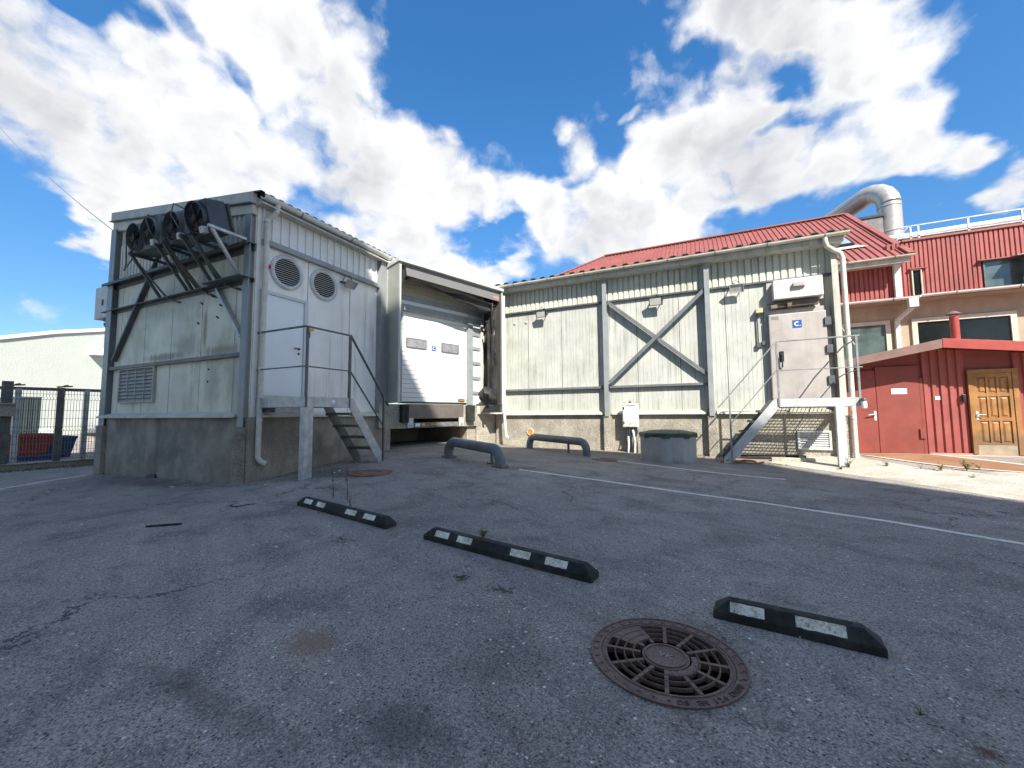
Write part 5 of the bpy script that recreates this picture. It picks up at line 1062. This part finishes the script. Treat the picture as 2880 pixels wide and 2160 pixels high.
# white hall
WX = -36.0; WF = Frame((WX, 0), (0, 1), (1, 0))
WH = thing('white_hall', (WX, 14, .1), 'white rendered hall beyond the mesh fence, sunlit', 'building')
wt = [(-30, 3.5)] + [WF.at(*q) for q in ((0, 955), (155, 939), (313, 931))] + [(26, 7.2), (40, 6.6)]
mb = MB(); mb.prism([WF.p(-30, 0, -1), WF.p(40, 0, -1)] + [WF.p(u, 0, z) for u, z in wt[::-1]], [WF.p(-30, -25, -1), WF.p(40, -25, -1)] + [WF.p(u, -25, z) for u, z in wt[::-1]]); mb.build('wall', m_farwall, WH)
mb = MB()
for a, b_ in zip(wt, wt[1:]): mb.prism([WF.p(a[0], -25, a[1]), WF.p(b_[0], -25, b_[1]), WF.p(b_[0], -25, b_[1] + .22), WF.p(a[0], -25, a[1] + .22)], [WF.p(a[0], .12, a[1]), WF.p(b_[0], .12, b_[1]), WF.p(b_[0], .12, b_[1] + .22), WF.p(a[0], .12, a[1] + .22)])
mb.build('roof_edge', m_slat, WH)
h0 = WF.at(254, 974); h1 = WF.at(290, 1000)
mb = MB(); mb.prism([WF.p(h0[0], .0, h0[1]), WF.p(h0[0], .55, h0[1] - .12), WF.p(h0[0] - .05, .75, h1[1] - .05), WF.p(h0[0] - .05, .0, h1[1] - .05)], [WF.p(h1[0] - .1, .0, h0[1]), WF.p(h1[0] - .1, .55, h0[1] - .12), WF.p(h1[0], .75, h1[1] - .05), WF.p(h1[0], .0, h1[1] - .05)]); mb.build('vent_hood', m_slat, WH)
# container, skips, car
CF = Frame((-27.5, 0), (0, 1), (1, 0))
a, b_ = CF.at(50, 1120)[0], CF.at(118, 1118)[0]; zt = CF.at(90, 1116)[1]
CN = thing('container', (-28, (a + b_) / 2, 0), 'tall dark grey-green container behind the red skip', 'container')
mb = MB(); mb.box(CF, a, b_, -2.4, 0, .1, zt); mb.build('body', m_cont, CN, bevel=.02)
mb = MB()
for i in range(9): mb.box(CF, a + .05 + (b_ - a - .14) * i / 8, a + .09 + (b_ - a - .14) * i / 8, .0, .05, .2, zt - .08)
mb.box(CF, a, b_, .001, .06, zt - .07, zt); mb.build('ribs', m_cont, CN)
def skip(fr, u0, u1, n0, n1, z0, z1, mat, name, label):
    t = thing(name, tuple(fr.p((u0 + u1) / 2, (n0 + n1) / 2, z0)), label, 'skip'); mb = MB()
    dz = z1 - z0; o = [(u0 + .18, n1 - .08), (u1 - .18, n1 - .08), (u1 - .18, n0 + .08), (u0 + .18, n0 + .08)]; tt = [(u0, n1), (u1, n1), (u1, n0), (u0, n0)]
    for i in range(4):
        j = (i + 1) % 4; mb.face([fr.p(*o[i], z0), fr.p(*o[j], z0), fr.p(*tt[j], z1), fr.p(*tt[i], z1)])
    mb.face([fr.p(*q, z0) for q in o]); b = mb.build('body', mat, t); m_ = b.modifiers.new('s', 'SOLIDIFY'); m_.thickness = .05
    mb = MB(); mb.box(fr, u0 - .04, u1 + .04, n1 - .02, n1 + .07, z1 - .09, z1); mb.box(fr, u0 - .04, u1 + .04, n0 - .05, n0 + .02, z1 - .09, z1); mb.box(fr, u0 - .06, u0 + .02, n0, n1 - .02, z1 - .09, z1); mb.box(fr, u1 - .02, u1 + .06, n0, n1 - .02, z1 - .09, z1)
    k = 6
    for i in range(k):
        u = u0 + .3 + (u1 - u0 - .6) * i / (k - 1); mb.prism([fr.p(u - .03, n1 - .075, z0), fr.p(u + .03, n1 - .075, z0), fr.p(u + .03, n1 - .02, z0), fr.p(u - .03, n1 - .02, z0)], [fr.p(u - .03, n1 + .005, z1 - .1), fr.p(u + .03, n1 + .005, z1 - .1), fr.p(u + .03, n1 + .06, z1 - .1), fr.p(u - .03, n1 + .06, z1 - .1)])
    mb.build('ribs', mat, t); return t
SF = Frame((-22.2, 0), (0, 1), (1, 0)); SF2 = Frame((-23.2, 0), (0, 1), (1, 0))
skip(SF, SF.at(40, 1250)[0], SF.at(212, 1250)[0], -1.6, 0, -.34, SF.at(150, 1228)[1], m_skipblue, 'blue_skip', 'navy blue steel skip behind the mesh fence, right of the red skip')
SF3 = Frame((-21.7, 0), (0, 1), (1, 0)); bt = thing('blue_trough', (-22, 5.6, -.35), 'low navy blue trough under the red skip', 'trough')
mb = MB(); mb.box(SF3, SF3.at(-80, 1290)[0], SF3.at(150, 1290)[0], -.9, .25, -.36, -.04); mb.build('body', m_skipblue, bt, bevel=.03)
mb = MB(); mb.box(SF3, SF3.at(-80, 1290)[0], SF3.at(150, 1290)[0], .252, .30, -.10, -.03); mb.build('rim', m_skipblue, bt, bevel=.01)
skip(SF3, SF3.at(-60, 1250)[0], SF3.at(141, 1250)[0], -.85, .22, -.02, SF3.at(100, 1220)[1], m_skipred, 'red_skip', 'red steel skip standing on the low navy trough')
a, z_ = CF.at(101, 1207); mb = MB(); mb.box(CF, a, a + .35, .3, .7, z_ - .36, z_ + .02); tag(mb.build('white_box', m_signwhite, bevel=.02), 'small white box at the foot of the dark container', 'box')
KF = Frame((-34.0, 0), (0, 1), (1, 0)); u_c = KF.at(265, 1180)[0]; zg = gz(-34, u_c + .7)
CA = thing('parked_car', (-35, u_c + 2.1, zg), 'silver car parked beyond the fence, its nose showing past the grey building', 'car')
side = [(0, .45), (.02, .72), (.18, .82), (1.1, .98), (1.75, 1.42), (2.9, 1.46), (3.7, 1.10), (4.25, 1.02), (4.35, .5), (4.2, .28), (.15, .28)]
mb = MB(); mb.prism([KF.p(u_c + u, -1.72, zg + z) for u, z in side], [KF.p(u_c + u, .0, zg + z) for u, z in side]); mb.build('body', m_carp, CA, bevel=.06)
mb = MB(); gsd = [(1.25, 1.0), (1.80, 1.36), (2.85, 1.40), (3.5, 1.08)]; mb.prism([KF.p(u_c + u, .004, zg + z) for u, z in gsd], [KF.p(u_c + u, .012, zg + z) for u, z in gsd]); mb.build('side_window', m_glass, CA)
mb = MB(); mb.prism([KF.p(u_c - .004, -1.5, zg + .58), KF.p(u_c - .004, -.1, zg + .58), KF.p(u_c + .03, -.1, zg + .70), KF.p(u_c + .03, -1.5, zg + .70)], [KF.p(u_c - .02, -1.5, zg + .58), KF.p(u_c - .02, -.1, zg + .58), KF.p(u_c + .014, -.1, zg + .70), KF.p(u_c + .014, -1.5, zg + .70)]); mb.build('headlight', m_sky_glass, CA)
for u in (.78, 3.5):
    mb = MB(); mb.lathe(KF.p(u_c + u, -.20, zg + .32), [(.20, .0), (.32, .02), (.33, .10), (.32, .22), (.22, .235)], 20, KF.n); wl = mb.build('wheel', m_black, CA, smooth=True)
    mb = MB(); mb.lathe(KF.p(u_c + u, -.20, zg + .32), [(.215, .232), (.20, .20), (.05, .22), (0, .23)], 20, KF.n)
    for k in range(6): t = R(60 * k); mb.bar(KF.p(u_c + u, .026, zg + .32), KF.p(u_c + u + .2 * math.cos(t), .026, zg + .32 + .2 * math.sin(t)), .03, .02, KF.n)
    mb.build('rim', m_galv, wl)
q = gp(258, 1212); mb = MB(); mb.lathe(V((-38, -38 * ray(258, 1205).y / ray(258, 1205).x, gz(-38, 12) + .05)), [(0, 0), (.22, 0), (.22, .45), (.15, .55), (0, .55)], 12); tag(mb.build('blue_drum', M('blue_plastic', (.05, .25, .6), .5)), 'small blue drum beside the silver car', 'drum')

# ================================================================== YARD OBJECTS
# wheel stops: local x along, front face -y
def wheel_stop(L, patches, bolts):
    t = thing('wheel_stop', (0, 0, 0), 'x', 'wheel stop', 'black and white wheel stops on the asphalt')
    FR_ = Frame((0, 0), (1, 0), (0, 1)); w_, h = .155, .112; e = .085
    mb = MB(); h0 = .045
    def loopz(z, ins, ie): return [V((-L / 2 + ie, -w_ / 2 + ins, z)), V((L / 2 - ie, -w_ / 2 + ins, z)), V((L / 2 - ie, w_ / 2 - ins, z)), V((-L / 2 + ie, w_ / 2 - ins, z))]
    ls = [loopz(-.03, 0, 0), loopz(h0, .0, .0), loopz(h, .042, e)]
    vs = [[mb.bm.verts.new(p) for p in l] for l in ls]
    for A, B in zip(vs, vs[1:]):
        for i in range(4): mb.bm.faces.new((A[i], A[(i + 1) % 4], B[(i + 1) % 4], B[i]))
    mb.bm.faces.new(vs[2]); mb.bm.faces.new(vs[0][::-1]); mb.build('body', m_black, t, bevel=.009)
    sl_ = V((0, .042, h - h0)); nn = V((0, -(h - h0), .042)).normalized()
    for (a, b_) in patches:
        mb = MB(); ring = []
        def Q(x, f, d): return V((x, -w_ / 2, h0)) + sl_ * f + nn * d
        k = 10; top = [Q(a + (b_ - a) * i / k, .90 + random.uniform(-.015, .015), .003) for i in range(k + 1)]; bot = [Q(a + (b_ - a) * i / k, .14 + random.uniform(-.02, .04), .003) for i in range(k + 1)]
        vt = [mb.bm.verts.new(p) for p in top]; vb = [mb.bm.verts.new(p) for p in bot]
        for i in range(k): mb.bm.faces.new((vb[i], vb[i + 1], vt[i + 1], vt[i]))
        mb.build('reflective_strip', m_patch, t)
    for x in bolts: mb = MB(); mb.lathe(V((x, 0, h + .0012)), [(.024, 0), (.018, .0002), (0, .0003)], 12); mb.build('bolt_hole', m_pit, t)
    return t
def place_stop(t, a, b_, label):        # a, b_: front bottom corners on the ground
    d = (b_ - a); ang = math.atan2(d.y, d.x); mid = (a + b_) / 2; n = V((-math.sin(ang), math.cos(ang), 0)) * .0775
    t.location = mid + n; t.rotation_euler = (0, -math.atan2(d.z, V((d.x, d.y, 0)).length), ang); t['label'] = label
A2, B2_ = gp(1190, 1516), gp(1663, 1642); A1, B1_ = gp(833, 1421), gp(1086, 1490); A3, B3_ = gp(2006, 1738), gp(2500, 1854)
L1 = (B2_ - A2).length; L3 = (B3_ - A3).length
def pt(L): return [(-L / 2 + f * L, -L / 2 + g_ * L) for f, g_ in ((.085, .185), (.245, .345), (.585, .695), (.775, .885))]
st = wheel_stop(L1, pt(L1), [-L1 * .42, -L1 * .12, L1 * .14, L1 * .43])
st2 = copy_tree(st)
place_stop(st, A2, B2_, 'middle wheel stop with four grimy white strips and a bright weed behind it')
place_stop(st2, A1, B1_, 'farthest wheel stop, thin dry stems growing behind it, near the grey stair')
st3 = wheel_stop(L3, [(-L3 / 2 + .115 * L3, -L3 / 2 + .335 * L3), (-L3 / 2 + .52 * L3, -L3 / 2 + .80 * L3)], [-L3 * .36, L3 * .32])
place_stop(st3, A3, B3_, 'short wheel stop with two white strips, beside the round drain grate')

# round drain grate with frame, pit below
GT = thing('drain_grate', tuple(DRAIN), 'brown cast-iron round drain grate set in the asphalt', 'drain')
def dr(r, a, h): return V((DRAIN.x + r * math.cos(a), DRAIN.y + r * math.sin(a), DRAIN.z + h))
def rot_ring(b, r0, r1, z0, z1, seg=64, a0=0, a1=2 * math.pi):
    full = abs(a1 - a0 - 2 * math.pi) < 1e-6; n_ = max(2, int(seg * (a1 - a0) / (2 * math.pi))); ang = [a0 + (a1 - a0) * i / n_ for i in range(n_ + (0 if full else 1))]
    pr = [(r0, z0), (r1, z0), (r1, z1), (r0, z1)]; rg = [[b.bm.verts.new(dr(r_, a, z)) for r_, z in pr] for a in ang]; m_ = len(rg)
    for i in range(m_ if full else m_ - 1):
        A, B = rg[i], rg[(i + 1) % m_]
        for k in range(4): b.bm.faces.new((A[k], A[(k + 1) % 4], B[(k + 1) % 4], B[k]))
    if not full: b.bm.faces.new(rg[0]); b.bm.faces.new(rg[-1][::-1])
SC = RH / .385
OFF = -.35       # angular position of the text around the frame
mb = MB(); rot_ring(mb, .333, .386, -.10, .004); rot_ring(mb, .379, .388, .004, .009)
for k in range(34):
    a = 2 * math.pi * k / 34
    if R(-75) < math.atan2(math.sin(a), math.cos(a)) < R(-15): continue
    mb.prism([dr(.347, a, .004), dr(.347, a + .055, .004), dr(.355, a + .055, .004), dr(.355, a, .004)], [dr(.347, a, .008), dr(.347, a + .055, .008), dr(.355, a + .055, .008), dr(.355, a, .008)])
    mb.prism([dr(.355, a + .045, .004), dr(.355, a + .06, .004), dr(.375, a + .06, .004), dr(.375, a + .045, .004)], [dr(.355, a + .045, .008), dr(.355, a + .06, .008), dr(.375, a + .06, .008), dr(.375, a + .045, .008)])
FRM = mb.build('frame', m_iron, GT)
def ring_text(b, txt, r, mid, size, stepa, z, flip=False):
    for i, ch in enumerate(txt):
        if ch == ' ': continue
        a = mid + (i - (len(txt) - 1) / 2) * stepa
        p = dr(r, a, z); b.text(ch, size, Matrix.Translation(p) @ Matrix.Rotation(a + R(90), 4, 'Z'), .002)
mb = MB(); ring_text(mb, 'DS EN 124 D400', .359, R(-47), .044, .076, .006); mb.build('lettering', M('dark_iron_lettering', (.07, .05, .042), .6, var=.2, vs=6), FRM)
mb = MB(); rot_ring(mb, .303, .330, -.05, .002); rot_ring(mb, .313, .320, .002, .006)
rr = [(.105, .119), (.163, .170), (.209, .216), (.256, .263)]
for r0, r1 in rr: rot_ring(mb, r0, r1, -.012, .002)
for r0, r1 in rr[1:]: rot_ring(mb, r0 + .002, r1 - .002, .002, .006)
ns = 12
for k in range(ns):
    a = 2 * math.pi * k / ns + .1; ca, sa = math.cos(a), math.sin(a); w_ = .0095
    def Bp(r_, s, z): return V((DRAIN.x + r_ * ca - s * sa, DRAIN.y + r_ * sa + s * ca, DRAIN.z + z))
    mb.hexa([Bp(.127, -w_, -.024), Bp(.304, -w_, -.024), Bp(.304, w_, -.024), Bp(.127, w_, -.024), Bp(.127, -w_, .004), Bp(.304, -w_, .004), Bp(.304, w_, .004), Bp(.127, w_, .004)])
rot_ring(mb, .0001, .104, -.02, .003, 32); rot_ring(mb, .098, .104, .003, .008, 48)
# solid sector with lettering and hinge plate
rot_ring(mb, .128, .160, -.03, .0025, 64, R(-80), R(20))
rot_ring(mb, .172, .302, -.03, .003, 64, R(128), R(166))
GR = mb.build('grate', m_iron, GT)
mb = MB(); ring_text(mb, 'DS EN 124 D400', .1435, R(-32), .026, .125, .0035)
mb.text('VK', .060, Matrix.Translation(dr(0, 0, .004)) @ Matrix.Rotation(R(-12), 4, 'Z'), .002); mb.build('lettering', M('worn_iron_lettering', (.34, .28, .24), .5, metal=.3, var=.15, vs=6), GR)
mb = MB(); mb.lathe(V((DRAIN.x, DRAIN.y, DRAIN.z)), [(.332, -.02), (.332, -.9), (0, -.9)], 40); mb.build('pit', m_pit, GT)
for px, py, r_, lab in ((1045, 1330, .36, 'rusty round cover in the asphalt in front of the grey stair'), (1700, 1293, .30, 'flat rusty cover by the far pipe barrier, crossed by a white line')):
    c = gp(px, py); mb = MB(); mb.lathe(c, [(0, .010), (r_ * .55, .010), (r_ * .57, .016), (r_ * .62, .016), (r_ * .64, .010), (r_ * .9, .010), (r_ * .92, .018), (r_, .018), (r_ + .03, .006), (r_ + .03, -.05)], 40); tag(mb.build('manhole_cover', m_rust, smooth=True), lab, 'manhole cover', 'rusty covers')

# pipe barriers
def barrier(a, b_, s, r_, ht, label, plates):
    t = thing('pipe_barrier', tuple((a + b_) / 2), label, 'barrier', 'slate-blue pipe barriers')
    d = V((b_.x - a.x, b_.y - a.y, 0)).normalized(); za, zb = a.z, b_.z; br_ = .24; up = V((0, 0, 1))
    ca = V((a.x, a.y, za + ht - br_)) + d * br_; cb = V((b_.x, b_.y, zb + ht - br_)) - d * br_
    path = [V((a.x, a.y, za - .1)), V((a.x, a.y, za + ht - br_))] + arc(ca, -d, up, br_, 0, math.pi / 2, 7)[1:] + arc(cb, d, up, br_, math.pi / 2, 0, 7) + [V((b_.x, b_.y, zb - .1))]
    mb = MB(); mb.tube(path, r_, 20); mb.build('pipe', m_rail, t, smooth=True)
    mb = MB(); mb.tube([V((s.x, s.y, s.z - .1)), V((s.x, s.y, s.z + ht - r_))], .035, 12); mb.build('strut', m_rail, t, smooth=True)
    if plates:
        for q in (a, b_, s):
            mb = MB(); f = Frame((q.x, q.y), (d.x, d.y), (-d.y, d.x)); k = 1.0 if q is not s else .7; mb.box(f, -.15 * k, .15 * k, -.12 * k, .12 * k, q.z - .03, q.z + .018)
            for i, j in ((-1, -1), (1, -1), (1, 1), (-1, 1)): mb.lathe(f.p(.11 * k * i, .09 * k * j, q.z + .018), [(.014, 0), (.014, .02), (.008, .03), (0, .03)], 6)
            mb.build('base_plate', m_rust, t, bevel=.004)
    return t
barrier(gp(1262, 1286), gp(1407, 1314), gp(1384, 1304), .112, .365, 'near slate-blue pipe barrier with bolted base plates in front of the dock', True)
barrier(gp(1490, 1261), gp(1650, 1282), gp(1599, 1274), .105, .365, 'far slate-blue pipe barrier by the orange pipe stub', False)

# concrete drum with green lid
dc = gp(1880, 1302); dv = V((dc.x - CAM.x, dc.y - CAM.y, 0)).normalized(); dc = dc + dv * .60; dz_ = gz(dc.x, dc.y)
CD = thing('concrete_drum', (dc.x, dc.y, dz_), 'grey concrete well ring with dark green lid by the cream wall', 'well')
mb = MB(); mb.lathe(V((dc.x, dc.y, dz_)), [(.68, -.2), (.68, .03), (.665, .05), (.665, .60)], 40); mb.build('ring', m_drum, CD, smooth=True)
mb = MB(); mb.lathe(V((dc.x, dc.y, dz_)), [(.665, .575), (.70, .575), (.70, .68), (.685, .70), (.40, .755), (0, .775)], 8); lid = mb.build('lid', m_green, CD); 
# power cabinet on posts
def cabinet():
    n = .37; f = RW; zg_ = gz(-1.95, 12.1)
    t = thing('power_cabinet', tuple(f.p(-1.93, n, zg_)), 'white electrical cabinet on posts with a warning triangle', 'cabinet')
    mb = MB(); mb.box(f, -2.14, -1.70, n - .2, n, .875, 1.575); mb.build('box', m_white, t, bevel=.012)
    mb = MB(); mb.box(f, -2.115, -1.725, n + .001, n + .016, .90, 1.55); d_ = mb.build('door', m_slat, t, bevel=.006)
    mb = MB(); z = .985; u = -1.925
    mb.poly(f, [(u - .05, z - .035), (u + .05, z - .035), (u, z + .052)], n + .0165, n + .018); sg = mb.build('warning_sign', m_yellow, d_)
    mb = MB(); mb.poly(f, [(u + .008, z + .028), (u - .014, z - .004), (u + .001, z - .004), (u - .006, z - .028), (u + .014, z + .004), (u, z + .004)], n + .0182, n + .019); mb.build('bolt_symbol', m_blackp, sg)
    mb = MB(); mb.box(f, -2.03, -1.76, n + .0165, n + .019, 1.505, 1.53); mb.build('name_strip', M('grey_plate', (.2, .2, .2), .5), d_)
    mb = MB()
    for z in (1.02, 1.44): mb.box(f, -2.11, -2.08, n + .0165, n + .028, z - .03, z + .03)
    mb.build('lock', m_blackp, d_)
    mb = MB(); mb.lathe(f.p(-1.93, n - .1, 1.575), [(.04, 0), (.04, .03), (.032, .06), (.02, .085), (0, .09)], 14); mb.build('dome', M('brown_red_lamp', (.16, .05, .035), .4), t, smooth=True)
    mb = MB()
    for u in (-2.10, -1.74): mb.box(f, u - .018, u + .018, n - .12, n - .08, 1.575, 1.61)
    mb.build('lug', m_galv_d, t)
    for u in (-2.0, -1.80):
        mb = MB(); mb.box(f, u - .035, u + .035, n - .16, n - .09, zg_ - .1, .875); mb.build('post', m_galv, t, bevel=.004)
    mb = MB()
    for k, (u, r_) in enumerate(((-2.04, .022), (-1.95, .026), (-1.90, .018), (-1.84, .03), (-1.76, .02))):
        mb.tube([f.p(u, n - .06, .88), f.p(u + .02 * (-1) ** k, n - .04, .74), f.p(u - .03 * (-1) ** k, n - .03, .58), f.p(u + .01, n - .02, .42), f.p(u + .02 * (-1) ** k, n, zg_ - .05)], r_, 8)
    mb.tube([f.p(-1.70, n - .05, .70), f.p(-1.60, n, .62), f.p(-1.52, n, .40), f.p(-1.54, n, zg_)], .02, 8)
    mb.build('cable', m_blackp, t, smooth=True)
    mb = MB(); mb.tube([f.p(-1.86, n - .02, .80), f.p(-1.83, n + .02, .66), f.p(-1.80, n + .01, .50), f.p(-1.82, n, zg_ - .02)], .03, 8); mb.tube([f.p(-1.99, n, .62), f.p(-1.98, n + .02, .40), f.p(-2.0, n, zg_ - .02)], .03, 8); mb.build('white_conduit', m_white, t, smooth=True)
    return t
cabinet()

# litter
def litter(px, py, name, label, cat, fn, mat):
    c = gp(px, py); mb = MB(); fn(mb, c); return tag(mb.build(name, mat, bevel=.006), label, cat)
def shoe(mb, c, a=.25, L=.22): f = Frame((c.x, c.y), (math.cos(a), math.sin(a)), (-math.sin(a), math.cos(a))); mb.prism([f.p(-L * .5, -.06, c.z), f.p(L * .5, -.05, c.z), f.p(L * .48, .05, c.z), f.p(-L * .5, .06, c.z)], [f.p(-L * .42, -.045, c.z + .07), f.p(L * .3, -.03, c.z + .085), f.p(L * .3, .035, c.z + .085), f.p(-L * .42, .04, c.z + .07)])
litter(430, 1343, 'black_box', 'black plastic lump at the foot of the shaded gable wall', 'litter', lambda m, c: shoe(m, c, .1, .30), m_blackp)
litter(836, 1308, 'black_bag', 'black plastic scrap under the grey steel platform', 'litter', lambda m, c: shoe(m, c, .9, .26), m_blackp)
a_, b_ = gp(411, 1483), gp(510, 1476); mb = MB(); mb.bar(a_ + V((0, 0, .012)), b_ + V((0, 0, .012)), .028, .018); tag(mb.build('rubber_strip', m_black, bevel=.004), 'straight black rubber strip lying on the left asphalt', 'litter')
pts = [gp(*q) + V((0, 0, .01)) for q in ((645, 1424), (660, 1426), (678, 1425), (695, 1421), (718, 1419))]; mb = MB(); mb.tube(pts, .006, 5); mb.tube([pts[1], gp(668, 1430) + V((0, 0, .012))], .004, 5); tag(mb.build('twig', m_stem), 'thin dark twig on the asphalt left of the farthest wheel stop', 'twig')
random.seed(21)
sp = [(484, 1371, .03), (135, 1384, .02), (178, 1377, .02), (228, 1477, .02), (777, 1540, .018), (1233, 1322, .02), (1255, 1312, .02), (1222, 1330, .02), (1695, 1320, .02), (875, 1373, .016), (2218, 1782, .022), (2250, 1792, .018), (710, 1535, .015), (905, 1323, .02), (940, 1330, .02), (955, 1325, .025), (745, 1365, .015)]
proto = None; pbl = {484: 'largest white pebble, on the asphalt below the shaded gable wall', 2218: 'left of two small stones touching the short wheel stop', 2250: 'right of two small stones touching the short wheel stop'}
for px, py, s in sp:
    if proto is None:
        mb = MB(); bmesh.ops.create_icosphere(mb.bm, subdivisions=2, radius=1.0)
        for v in mb.bm.verts: v.co *= random.uniform(.8, 1.15); v.co.z *= .6
        proto = mb.build('pebble', M('white_pebble', (.55, .54, .5), .8, var=.2, vs=20), smooth=True); o = proto
    else: o = proto.copy(); COL.objects.link(o)
    c = gp(px, py); o.location = c + V((0, 0, s * .4)); o.scale = (s, s * random.uniform(.7, 1.1), s); o.rotation_euler = (0, 0, random.uniform(0, 6)); tag(o, pbl.get(px, 'small white pebble scattered on the asphalt'), 'pebble', 'pebbles on the asphalt')
# dry soil and leaf litter patches with moss: stuff
def tufts(name, spots, mat, label, smin=.01, smax=.035, flat=.5):
    mb = MB()
    for x, y, rx, ry, n_ in spots:
        for _ in range(n_):
            px, py = random.gauss(x, rx), random.gauss(y, ry)
            z = gz(px, py); s = random.uniform(smin, smax); a = random.uniform(0, 6.28); b = a + random.uniform(.6, 1.6)
            mb.face([V((px, py, z + .002)), V((px + s * math.cos(a), py + s * math.sin(a), z + .003 + s * flat * random.random())), V((px + s * math.cos(b), py + s * math.sin(b), z + .004 + s * flat * random.random()))])
    return tag(mb.build(name, mat, recalc=False), label, 'ground litter', kind='stuff')
def sp_(px, py, rx, ry, n_): q = gp(px, py); return (q.x, q.y, rx, ry, n_)
tufts('moss', [sp_(1000, 1300, .35, .10, 260), sp_(950, 1338, .3, .12, 160), sp_(1420, 1252, .3, .05, 200), sp_(2150, 1305, .5, .05, 260), sp_(1300, 1296, .3, .05, 60), (-4.5, 12.38, 1.6, .05, 260), (-1.0, 12.38, 1.3, .05, 160), (.1, 12.42, .4, .04, 120), (-7.7, 6.4, .12, .8, 120)], m_moss, 'green moss along wall feet', flat=.4)
tufts('leaf_litter', [sp_(895, 1330, .5, .2, 120), sp_(930, 1440, .4, .08, 160), sp_(1560, 1268, .7, .10, 300), sp_(1640, 1286, .4, .1, 120), sp_(1290, 1300, .5, .12, 120), sp_(960, 1520, .10, .05, 60), sp_(1415, 1660, .05, .03, 50), sp_(1300, 1624, .05, .03, 40), (-9, 4.60, 2.0, .07, 260), (-12.5, 4.65, 1.0, .06, 120), (-7.75, 6.6, .08, .9, 160), sp_(700, 1365, .25, .06, 60)], m_soil, 'brown leaf litter and soil on the asphalt', .008, .028, .35)
# weeds
def weed(px, py, label, mat, h=.2, n_=40, spread=.08, leaf=.03, loc=None, stems=5):
    c = loc or gp(px, py); t = thing('weed', tuple(c), label, 'plant', 'weeds'); ms, ml = MB(), MB()
    for k in range(stems):
        a = random.uniform(0, 6.28); d = V((math.cos(a), math.sin(a), 0)) * spread * random.uniform(.2, 1); hh = h * random.uniform(.6, 1); P_ = [V(c) - V((0, 0, .01)) + d * f * f + V((0, 0, hh * f)) for f in (0, .3, .6, 1)]
        ms.tube(P_, .003, 4, r_end=.0012)
        for _ in range(max(1, n_ // stems)):
            f = random.uniform(.15, 1); p = V(c) + d * f * f + V((0, 0, hh * f)); b = random.uniform(0, 6.28); L = leaf * random.uniform(.5, 1.2); dd = V((math.cos(b), math.sin(b), random.uniform(-.2, .6))).normalized(); s = dd.cross(V((0, 0, 1))).normalized() * L * .25
            ml.face([p, p + dd * L * .5 + s, p + dd * L, p + dd * L * .5 - s])
    ms.build('stem', m_stem, t); ml.build('leaves', mat, t, recalc=False); return t
random.seed(33)
weed(1358, 1512, 'bright yellow-green weed tuft behind the middle wheel stop', m_leafy, .10, 220, .07, .028, stems=14)
weed(985, 1428, 'pale fine weed behind the farthest wheel stop', m_leafy, .16, 50, .08, .02)
weed(1210, 1516, 'few yellow grass blades at the left end of the middle wheel stop', m_leafy, .06, 14, .06, .04, stems=6)
weed(2388, 1318, 'yellow weed at the foot of the right downpipe', m_leafy, .26, 120, .16, .04, stems=10)
weed(2366, 1322, 'low green weed at the foot of the stair leg', m_leaf, .10, 120, .14, .035, stems=8)
weed(2495, 1314, 'small bright weed in front of the red door', m_leafy, .16, 90, .10, .045, stems=7)
weed(2646, 1324, 'light leafy weed left of the tallest weed on the red-brown plates', m_leafy, .16, 60, .12, .06, stems=6)
weed(2720, 1324, 'tallest dark leafy weed on the red-brown plates', m_leaf, .24, 120, .14, .06, stems=8)
weed(2755, 1322, 'spindly weed right of the tallest weed on the plates', m_leaf, .16, 40, .12, .04, stems=6)
weed(2590, 1320, 'sparse dry weed between the two doors', m_leaf, .14, 20, .10, .03, stems=6)
weed(2735, 1345, 'low yellow weed in front of the tallest weed', m_leafy, .07, 50, .10, .04, stems=5)
weed(2590, 2010, 'tiny weed on the near right asphalt', m_leafy, .035, 16, .03, .018, stems=4)
for px, pyb, pyt, lab in ((935, 1402, 1318, 'left one of two dry stems behind the farthest wheel stop'), (975, 1408, 1310, 'right one of two dry stems behind the farthest wheel stop')):
    c = gp(px, pyb); D_ = (V((c.x, c.y, 0)) - V((CAM.x, CAM.y, 0))).length; hh = (pyb - pyt) / FPX * (c - CAM).dot(_F); mb = MB(); P_ = [c + V((.012 * math.sin(4 * f), .01 * math.cos(5 * f), hh * f)) for f in [i / 8 for i in range(9)]]
    mb.tube(P_, .005, 5, r_end=.002)
    for _ in range(18):
        f = random.uniform(.05, 1); b = random.uniform(0, 6.28); p = c + V((.012 * math.sin(4 * f), .01 * math.cos(5 * f), hh * f)); mb.tube([p, p + V((math.cos(b) * .03, math.sin(b) * .03, .02))], .0025, 3)
    tag(mb.build('dry_stem', m_stem), lab, 'plant', 'dry stems')
